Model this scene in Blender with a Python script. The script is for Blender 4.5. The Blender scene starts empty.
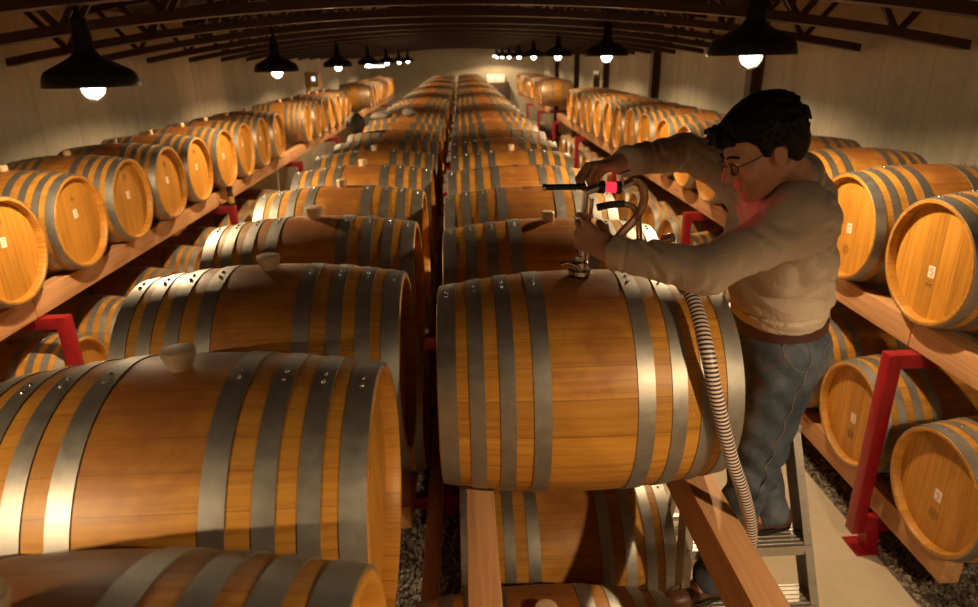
import bpy, bmesh, math, random
import numpy as np
from mathutils import Vector, Matrix
random.seed(7)
PI = math.pi
sc = bpy.context.scene
COL = sc.collection

# ------------------------------------------------------------------ helpers
def tag(o, label=None, cat=None, group=None, kind=None):
    if label: o['label'] = label
    if cat: o['category'] = cat
    if group: o['group'] = group
    if kind: o['kind'] = kind
    return o

def empty(name, loc=(0, 0, 0), rz=0.0, label=None, cat=None, group=None):
    o = bpy.data.objects.new(name, None)
    COL.objects.link(o)
    o.empty_display_size = 0.1
    o.location = loc
    o.rotation_euler = (0, 0, rz)
    return tag(o, label, cat, group)

def mesh_obj(name, me, mat=None, parent=None, loc=None):
    o = bpy.data.objects.new(name, me)
    COL.objects.link(o)
    if mat is not None and len(me.materials) == 0:
        me.materials.append(mat)
    if parent is not None: o.parent = parent
    if loc is not None: o.location = loc
    return o

def bm_mesh(bm, name, smooth=True, sharp=35):
    me = bpy.data.meshes.new(name)
    bmesh.ops.recalc_face_normals(bm, faces=bm.faces)
    bm.to_mesh(me); bm.free()
    if smooth:
        me.polygons.foreach_set('use_smooth', [True] * len(me.polygons))
        me.set_sharp_from_angle(angle=math.radians(sharp))
    return me

def add_box(bm, lo, hi, bev=0.0, mat=None):
    c = [(a + b) / 2 for a, b in zip(lo, hi)]; s = [abs(b - a) for a, b in zip(lo, hi)]
    r = bmesh.ops.create_cube(bm, size=1.0, matrix=Matrix.Translation(c) @ Matrix.Diagonal((*s, 1)))
    vs = r['verts']
    if bev > 0:
        es = list({e for v in vs for e in v.link_edges})
        bmesh.ops.bevel(bm, geom=es, offset=bev, segments=2, affect='EDGES', profile=0.6)
    return bm

def box_mesh(name, lo, hi, bev=0.004):
    bm = bmesh.new(); add_box(bm, lo, hi, bev); return bm_mesh(bm, name)

def obox(bm, p, q, w, h, up=(0, 0, 1), bev=0.0):
    """box bar from p to q, width w (side) and height h (up)"""
    p = Vector(p); q = Vector(q); d = q - p; L = d.length; d.normalize()
    s = d.cross(Vector(up))
    if s.length < 1e-4: s = d.cross(Vector((1, 0, 0)))
    s.normalize(); u = s.cross(d)
    M = Matrix((( *d, 0), (*s, 0), (*u, 0), (0, 0, 0, 1))).transposed()
    M.translation = (p + q) / 2
    r = bmesh.ops.create_cube(bm, size=1.0, matrix=M @ Matrix.Diagonal((L, w, h, 1)))
    if bev > 0:
        es = list({e for v in r['verts'] for e in v.link_edges})
        bmesh.ops.bevel(bm, geom=es, offset=bev, segments=2, affect='EDGES')

def revolve(bm, prof, axis='Z', n=32, close=False, cap=True, mi=0):
    """prof: list of (axial, radius)"""
    rings = []
    for a, r in prof:
        ring = []
        if r < 1e-6:
            v = (0, 0, a) if axis == 'Z' else (a, 0, 0)
            ring = [bm.verts.new(v)]
        else:
            for k in range(n):
                t = 2 * PI * k / n
                c, s = r * math.cos(t), r * math.sin(t)
                ring.append(bm.verts.new((c, s, a) if axis == 'Z' else (a, c, s)))
        rings.append(ring)
    pairs = list(zip(rings[:-1], rings[1:]))
    if close: pairs.append((rings[-1], rings[0]))
    for A, B in pairs:
        for k in range(n):
            l = (k + 1) % n
            if len(A) == 1 and len(B) == 1: continue
            if len(A) == 1: f = bm.faces.new((A[0], B[k], B[l]))
            elif len(B) == 1: f = bm.faces.new((A[k], A[l], B[0]))
            else: f = bm.faces.new((A[k], A[l], B[l], B[k]))
            f.material_index = mi
    if cap and not close:
        for R in (rings[0], rings[-1]):
            if len(R) > 2: bm.faces.new(R)
    return bm

def catmull(P, n=10):
    P = [Vector(p) for p in P]; out = []
    Q = [P[0] * 2 - P[1]] + P + [P[-1] * 2 - P[-2]]
    for i in range(1, len(Q) - 2):
        a, b, c, d = Q[i - 1], Q[i], Q[i + 1], Q[i + 2]
        for k in range(n):
            t = k / n
            out.append(0.5 * ((2 * b) + (c - a) * t + (2 * a - 5 * b + 4 * c - d) * t * t + (3 * b - a - 3 * c + d) * t ** 3))
    out.append(P[-1]); return out

def tube(name, P, r, n=12, smooth=8, mat=None, parent=None, rfun=None):
    pts = catmull(P, smooth) if smooth else [Vector(p) for p in P]
    bm = bmesh.new(); uvl = bm.loops.layers.uv.new('UVMap')
    t0 = (pts[1] - pts[0]).normalized()
    nrm = t0.orthogonal().normalized(); rings = []; L = [0.0]
    for i, p in enumerate(pts):
        t = (pts[min(i + 1, len(pts) - 1)] - pts[max(i - 1, 0)]).normalized()
        nrm = (nrm - t * nrm.dot(t)).normalized(); b = t.cross(nrm)
        if i: L.append(L[-1] + (p - pts[i - 1]).length)
        rr = rfun(L[-1]) if rfun else r
        rings.append([bm.verts.new(p + (nrm * math.cos(2 * PI * k / n) + b * math.sin(2 * PI * k / n)) * rr) for k in range(n)])
    for i in range(len(rings) - 1):
        for k in range(n):
            l = (k + 1) % n
            f = bm.faces.new((rings[i][k], rings[i][l], rings[i + 1][l], rings[i + 1][k]))
            for lp, (u, v) in zip(f.loops, ((L[i], k / n), (L[i], (k + 1) / n), (L[i + 1], (k + 1) / n), (L[i + 1], k / n))):
                lp[uvl].uv = (u, v)
    bm.faces.new(rings[0]); bm.faces.new(rings[-1])
    return mesh_obj(name, bm_mesh(bm, name, sharp=60), mat, parent)

# ------------------------------------------------------------------ materials
class NT:
    def __init__(self, name):
        self.m = bpy.data.materials.new(name); self.m.use_nodes = True
        self.t = self.m.node_tree; self.n = self.t.nodes; self.l = self.t.links
        self.b = self.n['Principled BSDF']; self.out = self.n['Material Output']
    def add(self, typ, **kw):
        nd = self.n.new(typ)
        for k, v in kw.items(): setattr(nd, k, v)
        return nd
    def link(self, a, b): self.l.new(a, b)
    def val(self, sock, x):
        if hasattr(x, 'is_output'): self.link(x, sock)
        else: sock.default_value = x
    def math(self, op, a, b=0.0, c=0.0, clamp=False):
        nd = self.add('ShaderNodeMath', operation=op); nd.use_clamp = clamp
        self.val(nd.inputs[0], a); self.val(nd.inputs[1], b)
        if op in ('MULTIPLY_ADD', 'SMOOTH_MIN'): self.val(nd.inputs[2], c)
        return nd.outputs[0]
    def obj(self): return self.add('ShaderNodeTexCoord').outputs['Object']
    def mapping(self, v, scale=(1, 1, 1), loc=(0, 0, 0), rot=(0, 0, 0)):
        nd = self.add('ShaderNodeMapping'); self.link(v, nd.inputs[0])
        nd.inputs['Scale'].default_value = scale; nd.inputs['Rotation'].default_value = rot
        self.val(nd.inputs['Location'], loc)
        return nd.outputs[0]
    def noise(self, v, scale=5, detail=4, rough=0.55, dist=0.0, w=None):
        nd = self.add('ShaderNodeTexNoise')
        if w is not None:
            nd.noise_dimensions = '4D'; self.val(nd.inputs['W'], w)
        self.link(v, nd.inputs['Vector'])
        nd.inputs['Scale'].default_value = scale; nd.inputs['Detail'].default_value = detail
        nd.inputs['Roughness'].default_value = rough; nd.inputs['Distortion'].default_value = dist
        return nd.outputs[0]
    def ramp(self, f, stops):
        nd = self.add('ShaderNodeValToRGB'); self.val(nd.inputs[0], f)
        e = nd.color_ramp.elements
        while len(e) < len(stops): e.new(0.5)
        for el, (p, c) in zip(e, stops):
            el.position = p; el.color = (*c, 1) if len(c) == 3 else c
        return nd.outputs[0]
    def mix(self, f, a, b, mode='MIX'):
        nd = self.add('ShaderNodeMix', data_type='RGBA', blend_type=mode)
        self.val(nd.inputs['Factor'], f)
        for s, x in ((nd.inputs['A'], a), (nd.inputs['B'], b)):
            if isinstance(x, tuple): s.default_value = (*x, 1) if len(x) == 3 else x
            else: self.link(x, s)
        return nd.outputs['Result']
    def sep(self, v):
        nd = self.add('ShaderNodeSeparateXYZ'); self.link(v, nd.inputs[0]); return nd.outputs
    def comb(self, x, y, z):
        nd = self.add('ShaderNodeCombineXYZ')
        for i, q in enumerate((x, y, z)): self.val(nd.inputs[i], q)
        return nd.outputs[0]
    def white(self, v, dim='1D'):
        nd = self.add('ShaderNodeTexWhiteNoise', noise_dimensions=dim)
        if dim == '1D': self.val(nd.inputs['W'], v)
        else: self.link(v, nd.inputs['Vector'])
        return nd.outputs['Value']
    def bump(self, h, strength=0.2, dist=0.01):
        nd = self.add('ShaderNodeBump'); nd.inputs['Strength'].default_value = strength
        nd.inputs['Distance'].default_value = dist; self.link(h, nd.inputs['Height'])
        self.link(nd.outputs[0], self.b.inputs['Normal'])
    def set(self, color=None, rough=None, metal=None, spec=None):
        if color is not None:
            if isinstance(color, tuple): self.b.inputs['Base Color'].default_value = (*color, 1)
            else: self.link(color, self.b.inputs['Base Color'])
        if rough is not None: self.val(self.b.inputs['Roughness'], rough)
        if metal is not None: self.val(self.b.inputs['Metallic'], metal)
        if spec is not None: self.b.inputs['Specular IOR Level'].default_value = spec
        return self.m

def plain(name, color, rough=0.5, metal=0.0, var=0.12, scale=40, bump=0.0, spec=None):
    t = NT(name); v = t.obj(); f = t.noise(v, scale, 3)
    c = t.ramp(f, [(0.3, tuple(x * (1 - var) for x in color)), (0.7, tuple(min(1, x * (1 + var)) for x in color))])
    if bump: t.bump(f, bump, 0.004)
    return t.set(c, rough, metal, spec)

def oak(kind):
    """kind: 'stave' (around the axis X) or 'head' (planks standing in the head)"""
    t = NT('oak_' + kind); v = t.obj(); x, y, z = t.sep(v)
    rnd = t.add('ShaderNodeObjectInfo').outputs['Random']
    seed = t.math('MULTIPLY', rnd, 37.0)
    if kind == 'stave':
        ang = t.math('ARCTAN2', z, y)
        st = t.math('MULTIPLY_ADD', ang, 26 / (2 * PI), 100.0)
        st = t.math('ADD', st, t.math('MULTIPLY', t.math('SINE', t.math('MULTIPLY', ang, 3.0)), 0.35))
        gv = t.comb(t.math('MULTIPLY', x, 1.0), t.math('MULTIPLY', ang, 0.33), t.math('MULTIPLY', st, 0.0))
        gscale = (3.0, 60.0, 1.0)
    else:
        st = t.math('ADD', t.math('MULTIPLY_ADD', y, 9.5, 100.0), t.math('MULTIPLY', seed, 0.1))
        gv = t.comb(z, y, 0.0); gscale = (3.0, 55.0, 1.0)
    idx = t.math('FLOOR', st); fr = t.math('FRACT', st)
    pr = t.white(t.math('ADD', idx, seed))
    g = t.noise(t.mapping(gv, gscale, loc=t.comb(seed, t.math('MULTIPLY', pr, 20.0), 0.0)), 1.0, 5, 0.6, 0.6)
    big = t.noise(v, 3.5, 4, 0.6, 0.3, w=seed)
    base = t.ramp(g, [(0.22, (0.32, 0.132, 0.017)), (0.5, (0.49, 0.230, 0.033)), (0.8, (0.60, 0.310, 0.060))])
    # every stave and every barrel a slightly different tone
    k = t.math('MULTIPLY_ADD', pr, 0.28, 0.84)
    k = t.math('MULTIPLY', k, t.math('MULTIPLY_ADD', t.white(seed), 0.18, 0.90))
    k = t.math('MULTIPLY', k, t.math('MULTIPLY_ADD', big, 0.35, 0.82))
    c = t.mix(1.0, base, t.comb(k, k, k), 'MULTIPLY')
    # joint between staves
    e = t.math('MINIMUM', fr, t.math('SUBTRACT', 1.0, fr))
    wd = 0.022 if kind == 'stave' else 0.016
    j = t.math('LESS_THAN', e, wd)
    c = t.mix(t.math('MULTIPLY', j, 0.42 if kind == 'stave' else 0.36), c, (0.12, 0.05, 0.015))
    if kind == 'stave':
        # wine stains of irregular shape round the bung and in drips
        d = t.math('SQRT', t.math('ADD', t.math('POWER', t.math('ABSOLUTE', x), 2.0), t.math('MULTIPLY', t.math('POWER', t.math('ABSOLUTE', t.math('SUBTRACT', ang, PI / 2)), 2.0), 0.06)))
        sn = t.noise(v, 9.0, 5, 0.65, 0.5, w=seed)
        m = t.math('SUBTRACT', t.math('MULTIPLY_ADD', sn, 0.55, 0.02), d)
        m = t.math('MULTIPLY', m, 5.0, clamp=True)
        c = t.mix(t.math('MULTIPLY', m, 0.68), c, (0.19, 0.055, 0.026))
        sp = t.ramp(t.noise(v, 17.0, 3, 0.6, 0.8, w=seed), [(0.70, (0, 0, 0)), (0.76, (1, 1, 1))])
        c = t.mix(t.math('MULTIPLY', sp, 0.45), c, (0.20, 0.06, 0.03))
    else:
        sp = t.ramp(t.noise(v, 11.0, 4, 0.6, 0.5, w=seed), [(0.62, (0, 0, 0)), (0.75, (1, 1, 1))])
        c = t.mix(t.math('MULTIPLY', sp, 0.25), c, (0.24, 0.10, 0.03))
    h = t.math('SUBTRACT', t.math('MULTIPLY', g, 0.4), j)
    t.bump(h, 0.12, 0.004)
    return t.set(c, t.math('MULTIPLY_ADD', g, 0.15, 0.36), 0.0, 0.35)

def galvanised():
    t = NT('galvanised_steel'); v = t.obj()
    rnd = t.add('ShaderNodeObjectInfo').outputs['Random']; s = t.math('MULTIPLY', rnd, 20.0)
    a = t.noise(v, 30, 5, 0.65, 0.3, w=s); b = t.noise(v, 6, 3, 0.5, w=s)
    f = t.math('ADD', t.math('MULTIPLY', a, 0.6), t.math('MULTIPLY', b, 0.4))
    c = t.ramp(f, [(0.3, (0.27, 0.265, 0.25)), (0.7, (0.42, 0.415, 0.395))])
    t.bump(a, 0.05, 0.002)
    return t.set(c, t.math('MULTIPLY_ADD', a, 0.24, 0.36), 0.85)

def timber():
    t = NT('fir_timber'); v = t.obj()
    rnd = t.add('ShaderNodeObjectInfo').outputs['Random']; s = t.math('MULTIPLY', rnd, 20.0)
    g = t.noise(t.mapping(v, (30, 1.3, 30), loc=t.comb(s, s, 0.0)), 1.0, 5, 0.6, 1.2)
    c = t.ramp(g, [(0.25, (0.42, 0.21, 0.095)), (0.55, (0.58, 0.32, 0.16)), (0.8, (0.66, 0.40, 0.22))])
    vo = t.add('ShaderNodeTexVoronoi'); t.link(t.mapping(v, (7, 2.2, 7), loc=t.comb(s, 0.0, 0.0)), vo.inputs['Vector']); vo.inputs['Scale'].default_value = 1.0
    kn = t.ramp(vo.outputs['Distance'], [(0.07, (1, 1, 1)), (0.13, (0, 0, 0))])
    c = t.mix(t.math('MULTIPLY', kn, 0.7), c, (0.22, 0.09, 0.04))
    t.bump(g, 0.1, 0.003)
    return t.set(c, 0.55, 0.0, 0.3)

def concrete(name, dark, light, stripes=None):
    t = NT(name); v = t.obj()
    a = t.noise(v, 1.3, 6, 0.65, 0.4); b = t.noise(v, 14, 4, 0.6)
    f = t.math('ADD', t.math('MULTIPLY', a, 0.7), t.math('MULTIPLY', b, 0.3))
    c = t.ramp(f, [(0.3, dark), (0.7, light)])
    h = b
    if stripes:
        q = t.sep(v)[stripes]
        st = t.math('FRACT', t.math('MULTIPLY', q, 1 / 0.61)); e = t.math('MINIMUM', st, t.math('SUBTRACT', 1.0, st))
        ln = t.math('LESS_THAN', e, 0.012)
        pr = t.white(t.math('FLOOR', t.math('MULTIPLY', q, 1 / 0.61)))
        k = t.math('MULTIPLY_ADD', pr, 0.16, 0.91)
        c = t.mix(1.0, c, t.comb(k, k, k), 'MULTIPLY')
        c = t.mix(t.math('MULTIPLY', ln, 0.30), c, tuple(x * 0.4 for x in dark))
        # water streaks running down the pour
        sk = t.noise(t.mapping(v, (6, 6, 0.5)), 1.0, 4, 0.6)
        c = t.mix(t.math('MULTIPLY', t.ramp(sk, [(0.5, (0, 0, 0)), (0.72, (1, 1, 1))]), 0.35), c, tuple(x * 0.6 for x in dark))
    t.bump(h, 0.12, 0.01)
    return t.set(c, 0.8, 0.0, 0.25)

M = {}
M['stave'] = oak('stave'); M['head'] = oak('head'); M['steel'] = galvanised(); M['timber'] = timber()
M['bung'] = plain('bung_silicone', (0.62, 0.47, 0.30), 0.5, var=0.08)
M['bung_wood'] = plain('bung_wood', (0.20, 0.085, 0.03), 0.6)
M['rivet'] = plain('rivet_steel', (0.6, 0.6, 0.58), 0.25, 1.0)
M['paper'] = plain('paper_label', (0.80, 0.76, 0.66), 0.8, var=0.05)
M['ink'] = plain('brown_ink', (0.16, 0.06, 0.03), 0.8)
M['redink'] = plain('red_ink', (0.55, 0.16, 0.08), 0.8)
M['burn'] = plain('burnt_mark', (0.11, 0.05, 0.018), 0.8)
M['red'] = plain('red_paint', (0.26, 0.005, 0.012), 0.38, var=0.15, scale=15)
M['wall'] = concrete('concrete_wall', (0.40, 0.37, 0.29), (0.62, 0.58, 0.47), 1)
M['wallx'] = concrete('concrete_end_wall', (0.40, 0.37, 0.29), (0.62, 0.58, 0.47), 0)
M['floor'] = concrete('concrete_floor', (0.46, 0.40, 0.30), (0.60, 0.53, 0.42))
M['truss'] = plain('truss_paint', (0.040, 0.014, 0.014), 0.40, var=0.2, scale=6)
M['deck'] = plain('deck_paint', (0.042, 0.022, 0.019), 0.55, var=0.2, scale=4)
M['shade'] = plain('dark_enamel', (0.012, 0.014, 0.012), 0.3)
M['shade_in'] = plain('white_enamel', (0.75, 0.73, 0.68), 0.4, var=0.03)
M['black'] = plain('black_plastic', (0.012, 0.012, 0.013), 0.35)
M['chrome'] = plain('polished_steel', (0.62, 0.61, 0.59), 0.16, 1.0, var=0.05)
M['alu'] = plain('ladder_aluminium', (0.52, 0.50, 0.47), 0.42, 0.75, var=0.1)
M['column'] = plain('column_paint', (0.075, 0.035, 0.022), 0.6, var=0.2)
M['rag'] = plain('grey_cloth', (0.16, 0.145, 0.13), 0.9, var=0.3, scale=25, bump=0.5)
M['white'] = plain('white_card', (0.80, 0.76, 0.72), 0.7, var=0.04)
M["glass"] = plain("dark_pane", (0.01, 0.01, 0.012), 0.1)
M["dark"] = plain('dark_wood', (0.035, 0.018, 0.010), 0.6)

def emit(name, color, strength, see=0.0):
    t = NT(name); e = t.add('ShaderNodeEmission'); e.inputs[0].default_value = (*color, 1); e.inputs[1].default_value = strength
    if see > 0:
        tr = t.add('ShaderNodeBsdfTransparent'); mx = t.add('ShaderNodeMixShader'); mx.inputs[0].default_value = see
        t.link(e.outputs[0], mx.inputs[1]); t.link(tr.outputs[0], mx.inputs[2]); t.link(mx.outputs[0], t.out.inputs[0])
    else: t.link(e.outputs[0], t.out.inputs[0])
    return t.m
M['bulb'] = emit('lit_jar_glass', (1.0, 0.93, 0.80), 26.0, 0.75)
M['tube'] = emit('lit_tube', (1.0, 0.95, 0.85), 10.0)
M['screen'] = emit('lit_screen', (0.62, 0.82, 1.0), 1.6)
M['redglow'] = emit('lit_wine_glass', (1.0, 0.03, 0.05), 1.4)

def hose_clear():
    t = NT('clear_hose'); t.set((0.55, 0.40, 0.26), 0.12, 0.0, 0.6)
    t.b.inputs['Transmission Weight'].default_value = 0.55; t.b.inputs['IOR'].default_value = 1.3
    v = t.obj(); f = t.noise(v, 20, 2)
    t.link(t.ramp(f, [(0.3, (0.40, 0.25, 0.14)), (0.7, (0.62, 0.46, 0.32))]), t.b.inputs['Base Color'])
    return t.m
M['hose'] = hose_clear()
def hose_striped():
    t = NT('ribbed_hose'); uv = t.add('ShaderNodeTexCoord').outputs['UV']; u, v, w = t.sep(uv)
    q = t.math('ADD', t.math('MULTIPLY', u, 1 / 0.0112), v)
    s = t.math('SINE', t.math('MULTIPLY', q, 2 * PI))
    c = t.ramp(t.math('MULTIPLY_ADD', s, 0.5, 0.5), [(0.42, (0.030, 0.012, 0.016)), (0.58, (0.74, 0.66, 0.64))])
    return t.set(c, 0.45)
M['ribbed'] = hose_striped()
# ------------------------------------------------------------------ camera
H = 2.6
def make_camera():
    cd = bpy.data.cameras.new('camera'); co = bpy.data.objects.new('camera', cd); COL.objects.link(co)
    cd.sensor_width = 36; cd.lens = 24.0; cd.clip_start = 0.05; cd.clip_end = 100
    p, w, r = math.radians(20.7525), math.radians(1.9576), math.radians(1.2)
    f = Vector((math.sin(w) * math.cos(p), math.cos(w) * math.cos(p), -math.sin(p)))
    r0 = Vector((math.cos(w), -math.sin(w), 0)); u0 = r0.cross(f)
    ri = r0 * math.cos(r) - u0 * math.sin(r); up = u0 * math.cos(r) + r0 * math.sin(r)
    m = Matrix(((*ri, 0), (*up, 0), (*(-f), 0), (0, 0, 0, 1))).transposed(); m.translation = (0, 0, H)
    co.matrix_world = m
    cd.dof.use_dof = True; cd.dof.focus_distance = 1.95; cd.dof.aperture_fstop = 3.2
    sc.camera = co
make_camera()

# ------------------------------------------------------------------ the setting
XL, XR, YB, YF = -3.72, 3.42, -3.6, 28.6
def struct(name, me, mat):
    return tag(mesh_obj(name, me, mat), kind='structure')
struct('floor', box_mesh('floor', (XL - .2, YB - .2, -0.2), (XR + .2, YF + .2, 0), 0), M['floor'])
struct('wall_left', box_mesh('wall_left', (XL - .25, YB - .2, 0), (XL, YF + .2, 3.5), 0), M['wall'])
struct('wall_right', box_mesh('wall_right', (XR, YB - .2, 0), (XR + .25, YF + .2, 3.5), 0), M['wall'])
struct('wall_far', box_mesh('wall_far', (XL, YF, 0), (XR, YF + .25, 3.7), 0), M['wallx'])
struct('wall_near', box_mesh('wall_near', (XL, YB - .25, 0), (XR, YB, 3.7), 0), M['wallx'])
XC = -0.2
def chord_z(x): return 2.60 + 0.34 - 0.0265 * (x - XC) ** 2
def make_deck():
    bm = bmesh.new(); a = []; n = 120
    for i in range(n + 1):
        x = XL - .2 + (XR - XL + .4) * i / n
        z = chord_z(x) + 0.50 + (0.025 if (i // 2) % 2 else 0.0)
        a.append((x, z))
    rows = []
    for y in (YB - .2, YF + .2):
        for dz in (0, .12):
            rows.append([bm.verts.new((x, y, z + dz)) for x, z in a])
    b0, t0, b1, t1 = rows
    for i in range(n):
        bm.faces.new((b0[i], b0[i + 1], b1[i + 1], b1[i])); bm.faces.new((t0[i], t0[i + 1], t1[i + 1], t1[i]))
        bm.faces.new((b0[i], b0[i + 1], t0[i + 1], t0[i])); bm.faces.new((b1[i], b1[i + 1], t1[i + 1], t1[i]))
    for i in (0, n): bm.faces.new((b0[i], b1[i], t1[i], t0[i]))
    return bm_mesh(bm, 'ceiling', smooth=False)
struct('ceiling', make_deck(), M['deck'])
n_trim = 0
for i, y in enumerate((7.75, 11.8, 15.85, 19.9, 24.0)):
    n_trim += 1
    bm = bmesh.new()
    for lo, hi in (((XR - .14, y - .08, 0), (XR - .13, y + .08, 3.2)), ((XR - .13, y - .006, 0), (XR - .012, y + .006, 3.2)), ((XR - .012, y - .08, 0), (XR - .001, y + .08, 3.2))):
        add_box(bm, lo, hi)
    struct('trim_%d' % n_trim, bm_mesh(bm, 'column', smooth=False), M['column'])

ORD = ['', 'first', 'second', 'third', 'fourth', 'fifth', 'sixth', 'seventh', 'eighth', 'ninth', 'tenth', 'eleventh', 'twelfth', 'thirteenth', 'fourteenth', 'fifteenth', 'sixteenth', 'seventeenth', 'eighteenth', 'nineteenth', 'twentieth']
def ordn(k):
    if k <= 20: return ORD[k]
    if k == 30: return 'thirtieth'
    return ('twenty' if k < 30 else 'thirty') + '-' + ORD[k % 10]

# roof trusses
def make_trusses():
    ys = [2.0 + 1.25 * k for k in range(21)]
    x0, x1 = XL + .10, XR - .08
    def arch(bm, dz, w, h, n=40):
        ring = []
        for i in range(n + 1):
            x = x0 + (x1 - x0) * i / n; z = chord_z(x) + dz
            ring.append([bm.verts.new((x, sy * w / 2, z + sz * h / 2)) for sy, sz in ((-1, -1), (1, -1), (1, 1), (-1, 1))])
        for A, B in zip(ring[:-1], ring[1:]):
            for k in range(4):
                l = (k + 1) % 4; bm.faces.new((A[k], A[l], B[l], B[k]))
        bm.faces.new(ring[0]); bm.faces.new(ring[-1])
    bm = bmesh.new(); arch(bm, 0.0, .10, .06); bot = bm_mesh(bm, 'bottom_chord', smooth=False)
    bm = bmesh.new(); arch(bm, .44, .10, .055); top = bm_mesh(bm, 'top_chord', smooth=False)
    webs = []
    n = 10
    for i in range(n):
        xa = x0 + .15 + (x1 - x0 - .3) * i / n; xb = x0 + .15 + (x1 - x0 - .3) * (i + 1) / n; xm = (xa + xb) / 2
        for p, q in (((xa, .43), (xm, 0)), ((xm, 0), (xb, .43))):
            b = bmesh.new(); obox(b, (p[0], 0, chord_z(p[0]) + p[1]), (q[0], 0, chord_z(q[0]) + q[1]), .035, .035, up=(0, 1, 0))
            webs.append(bm_mesh(b, 'web_bar', smooth=False))
    for k, y in enumerate(ys):
        if k == 0: continue
        t = empty('roof_truss', (0, y, 0), 0, 'dark arched steel roof truss, %s from the camera under the ceiling' % ordn(k), 'truss', 'arched roof trusses')
        mesh_obj('bottom_chord', bot, M['truss'], t); mesh_obj('top_chord', top, M['truss'], t)
        for w in webs: mesh_obj('web_bar', w, M['truss'], t)
make_trusses()

# ------------------------------------------------------------------ lamps
def lamp_meshes():
    D = {}
    # z = 0 is the brim
    outer = [(0.0, .213), (.012, .2125), (.048, .203), (.070, .191), (.084, .168), (.104, .128), (.124, .088), (.144, .060), (.166, .045), (.30, .038), (.31, .028)]
    inner = [(.006, .207), (.047, .197), (.067, .185), (.080, .163), (.100, .123), (.120, .083), (.140, .055), (.158, .020)]
    bm = bmesh.new(); revolve(bm, outer, n=48, cap=False); D['shade'] = bm_mesh(bm, 'shade')
    bm = bmesh.new(); revolve(bm, [(0.0, .213)] + inner + [(.160, 0)], n=48, cap=False); D['lining'] = bm_mesh(bm, 'lining')
    bm = bmesh.new(); revolve(bm, [(.115, .036), (.05, .050), (.0, .053), (-.022, .048), (-.042, .035), (-.053, .018), (-.056, 0)], n=28, cap=False); D['jar'] = bm_mesh(bm, 'jar')
    bm = bmesh.new()
    for k in range(2):
        a = PI / 2 * k
        pts = [Vector((math.cos(a) * .062 * math.cos(t), math.sin(a) * .062 * math.cos(t), -.004 + .062 * math.sin(t))) for t in [-PI * j / 16 for j in range(17)]]
        for p, q in zip(pts[:-1], pts[1:]): obox(bm, p, q, .0035, .0035)
    D['guard'] = bm_mesh(bm, 'guard', smooth=False)
    return D
LM = lamp_meshes()
EXPO = 0.25
LAMP_W, SPILL_W = 168.0, 12.0
def make_lamp(x, y, z, label, on=True, guard=True):
    t = empty('pendant_lamp', (x, y, z), 0, label, 'lamp', 'pendant lamps in two rows')
    mesh_obj('shade', LM['shade'], M['shade'], t); mesh_obj('lining', LM['lining'], M['shade_in'], t)
    mesh_obj('jar', LM['jar'], M['bulb'], t)
    if guard: mesh_obj('guard', LM['guard'], M['chrome'], t)
    top = chord_z(x) + .5 - z + .03
    bm = bmesh.new(); revolve(bm, [(.30, .030), (.33, .014), (top, .014)], n=12); mesh_obj('stem', bm_mesh(bm, 'stem'), M['shade'], t)
    for z, e in ((.070 if on else .076, LAMP_W), (-.012, SPILL_W)):      # the upper and the bare lower end of the bulb
        ld = bpy.data.lights.new('lamp_light', 'POINT'); ld.energy = e; ld.color = (1.0, .68, .36); ld.shadow_soft_size = .022
        lo = bpy.data.objects.new('lamp_light', ld); COL.objects.link(lo); lo.parent = t; lo.location = (0, 0, z)
for side, x, dz in (('left', -1.78, -.165), ('right', 1.44, -.085)):
    for k in range(0, 8 if side == 'left' else 9):  # the last lamp on the right is added to brighten the far white boxes
        y = 3.4 * k if k else -.20
        nm = 'black dome pendant lamp over the %s aisle, %s' % (side, 'nearest the camera' if k == 0 else ('the biggest one in view' if k == 1 else ordn(k) + ' along its row'))
        make_lamp(x, y, H + dz + .065, nm, on=k > 0, guard=k < 3)

def fluorescent(x, y, z, L, label):
    t = empty('fluorescent_light', (x, y, z), 0, label, 'light')
    mesh_obj('housing', box_mesh('housing', (-L / 2, -.05, .02), (L / 2, .05, .075), .004), M['white'], t)
    tube('tube', [(-L / 2 + .02, 0, 0), (L / 2 - .02, 0, 0)], .019, smooth=0, mat=M['tube'], parent=t)
    bm = bmesh.new()
    for s in (-1, 1): add_box(bm, (s * L / 3 - .006, -.006, .075), (s * L / 3 + .006, .006, chord_z(x) + .52 - z), 0)
    mesh_obj('hanger', bm_mesh(bm, 'hanger', smooth=False), M['black'], t)
fluorescent(-2.40, 19.6, 2.40, .58, 'short lit fluorescent tube far back over the left aisle')
fluorescent(1.42, 25.2, 2.60, .50, 'short lit fluorescent tube far back over the right aisle')

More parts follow.
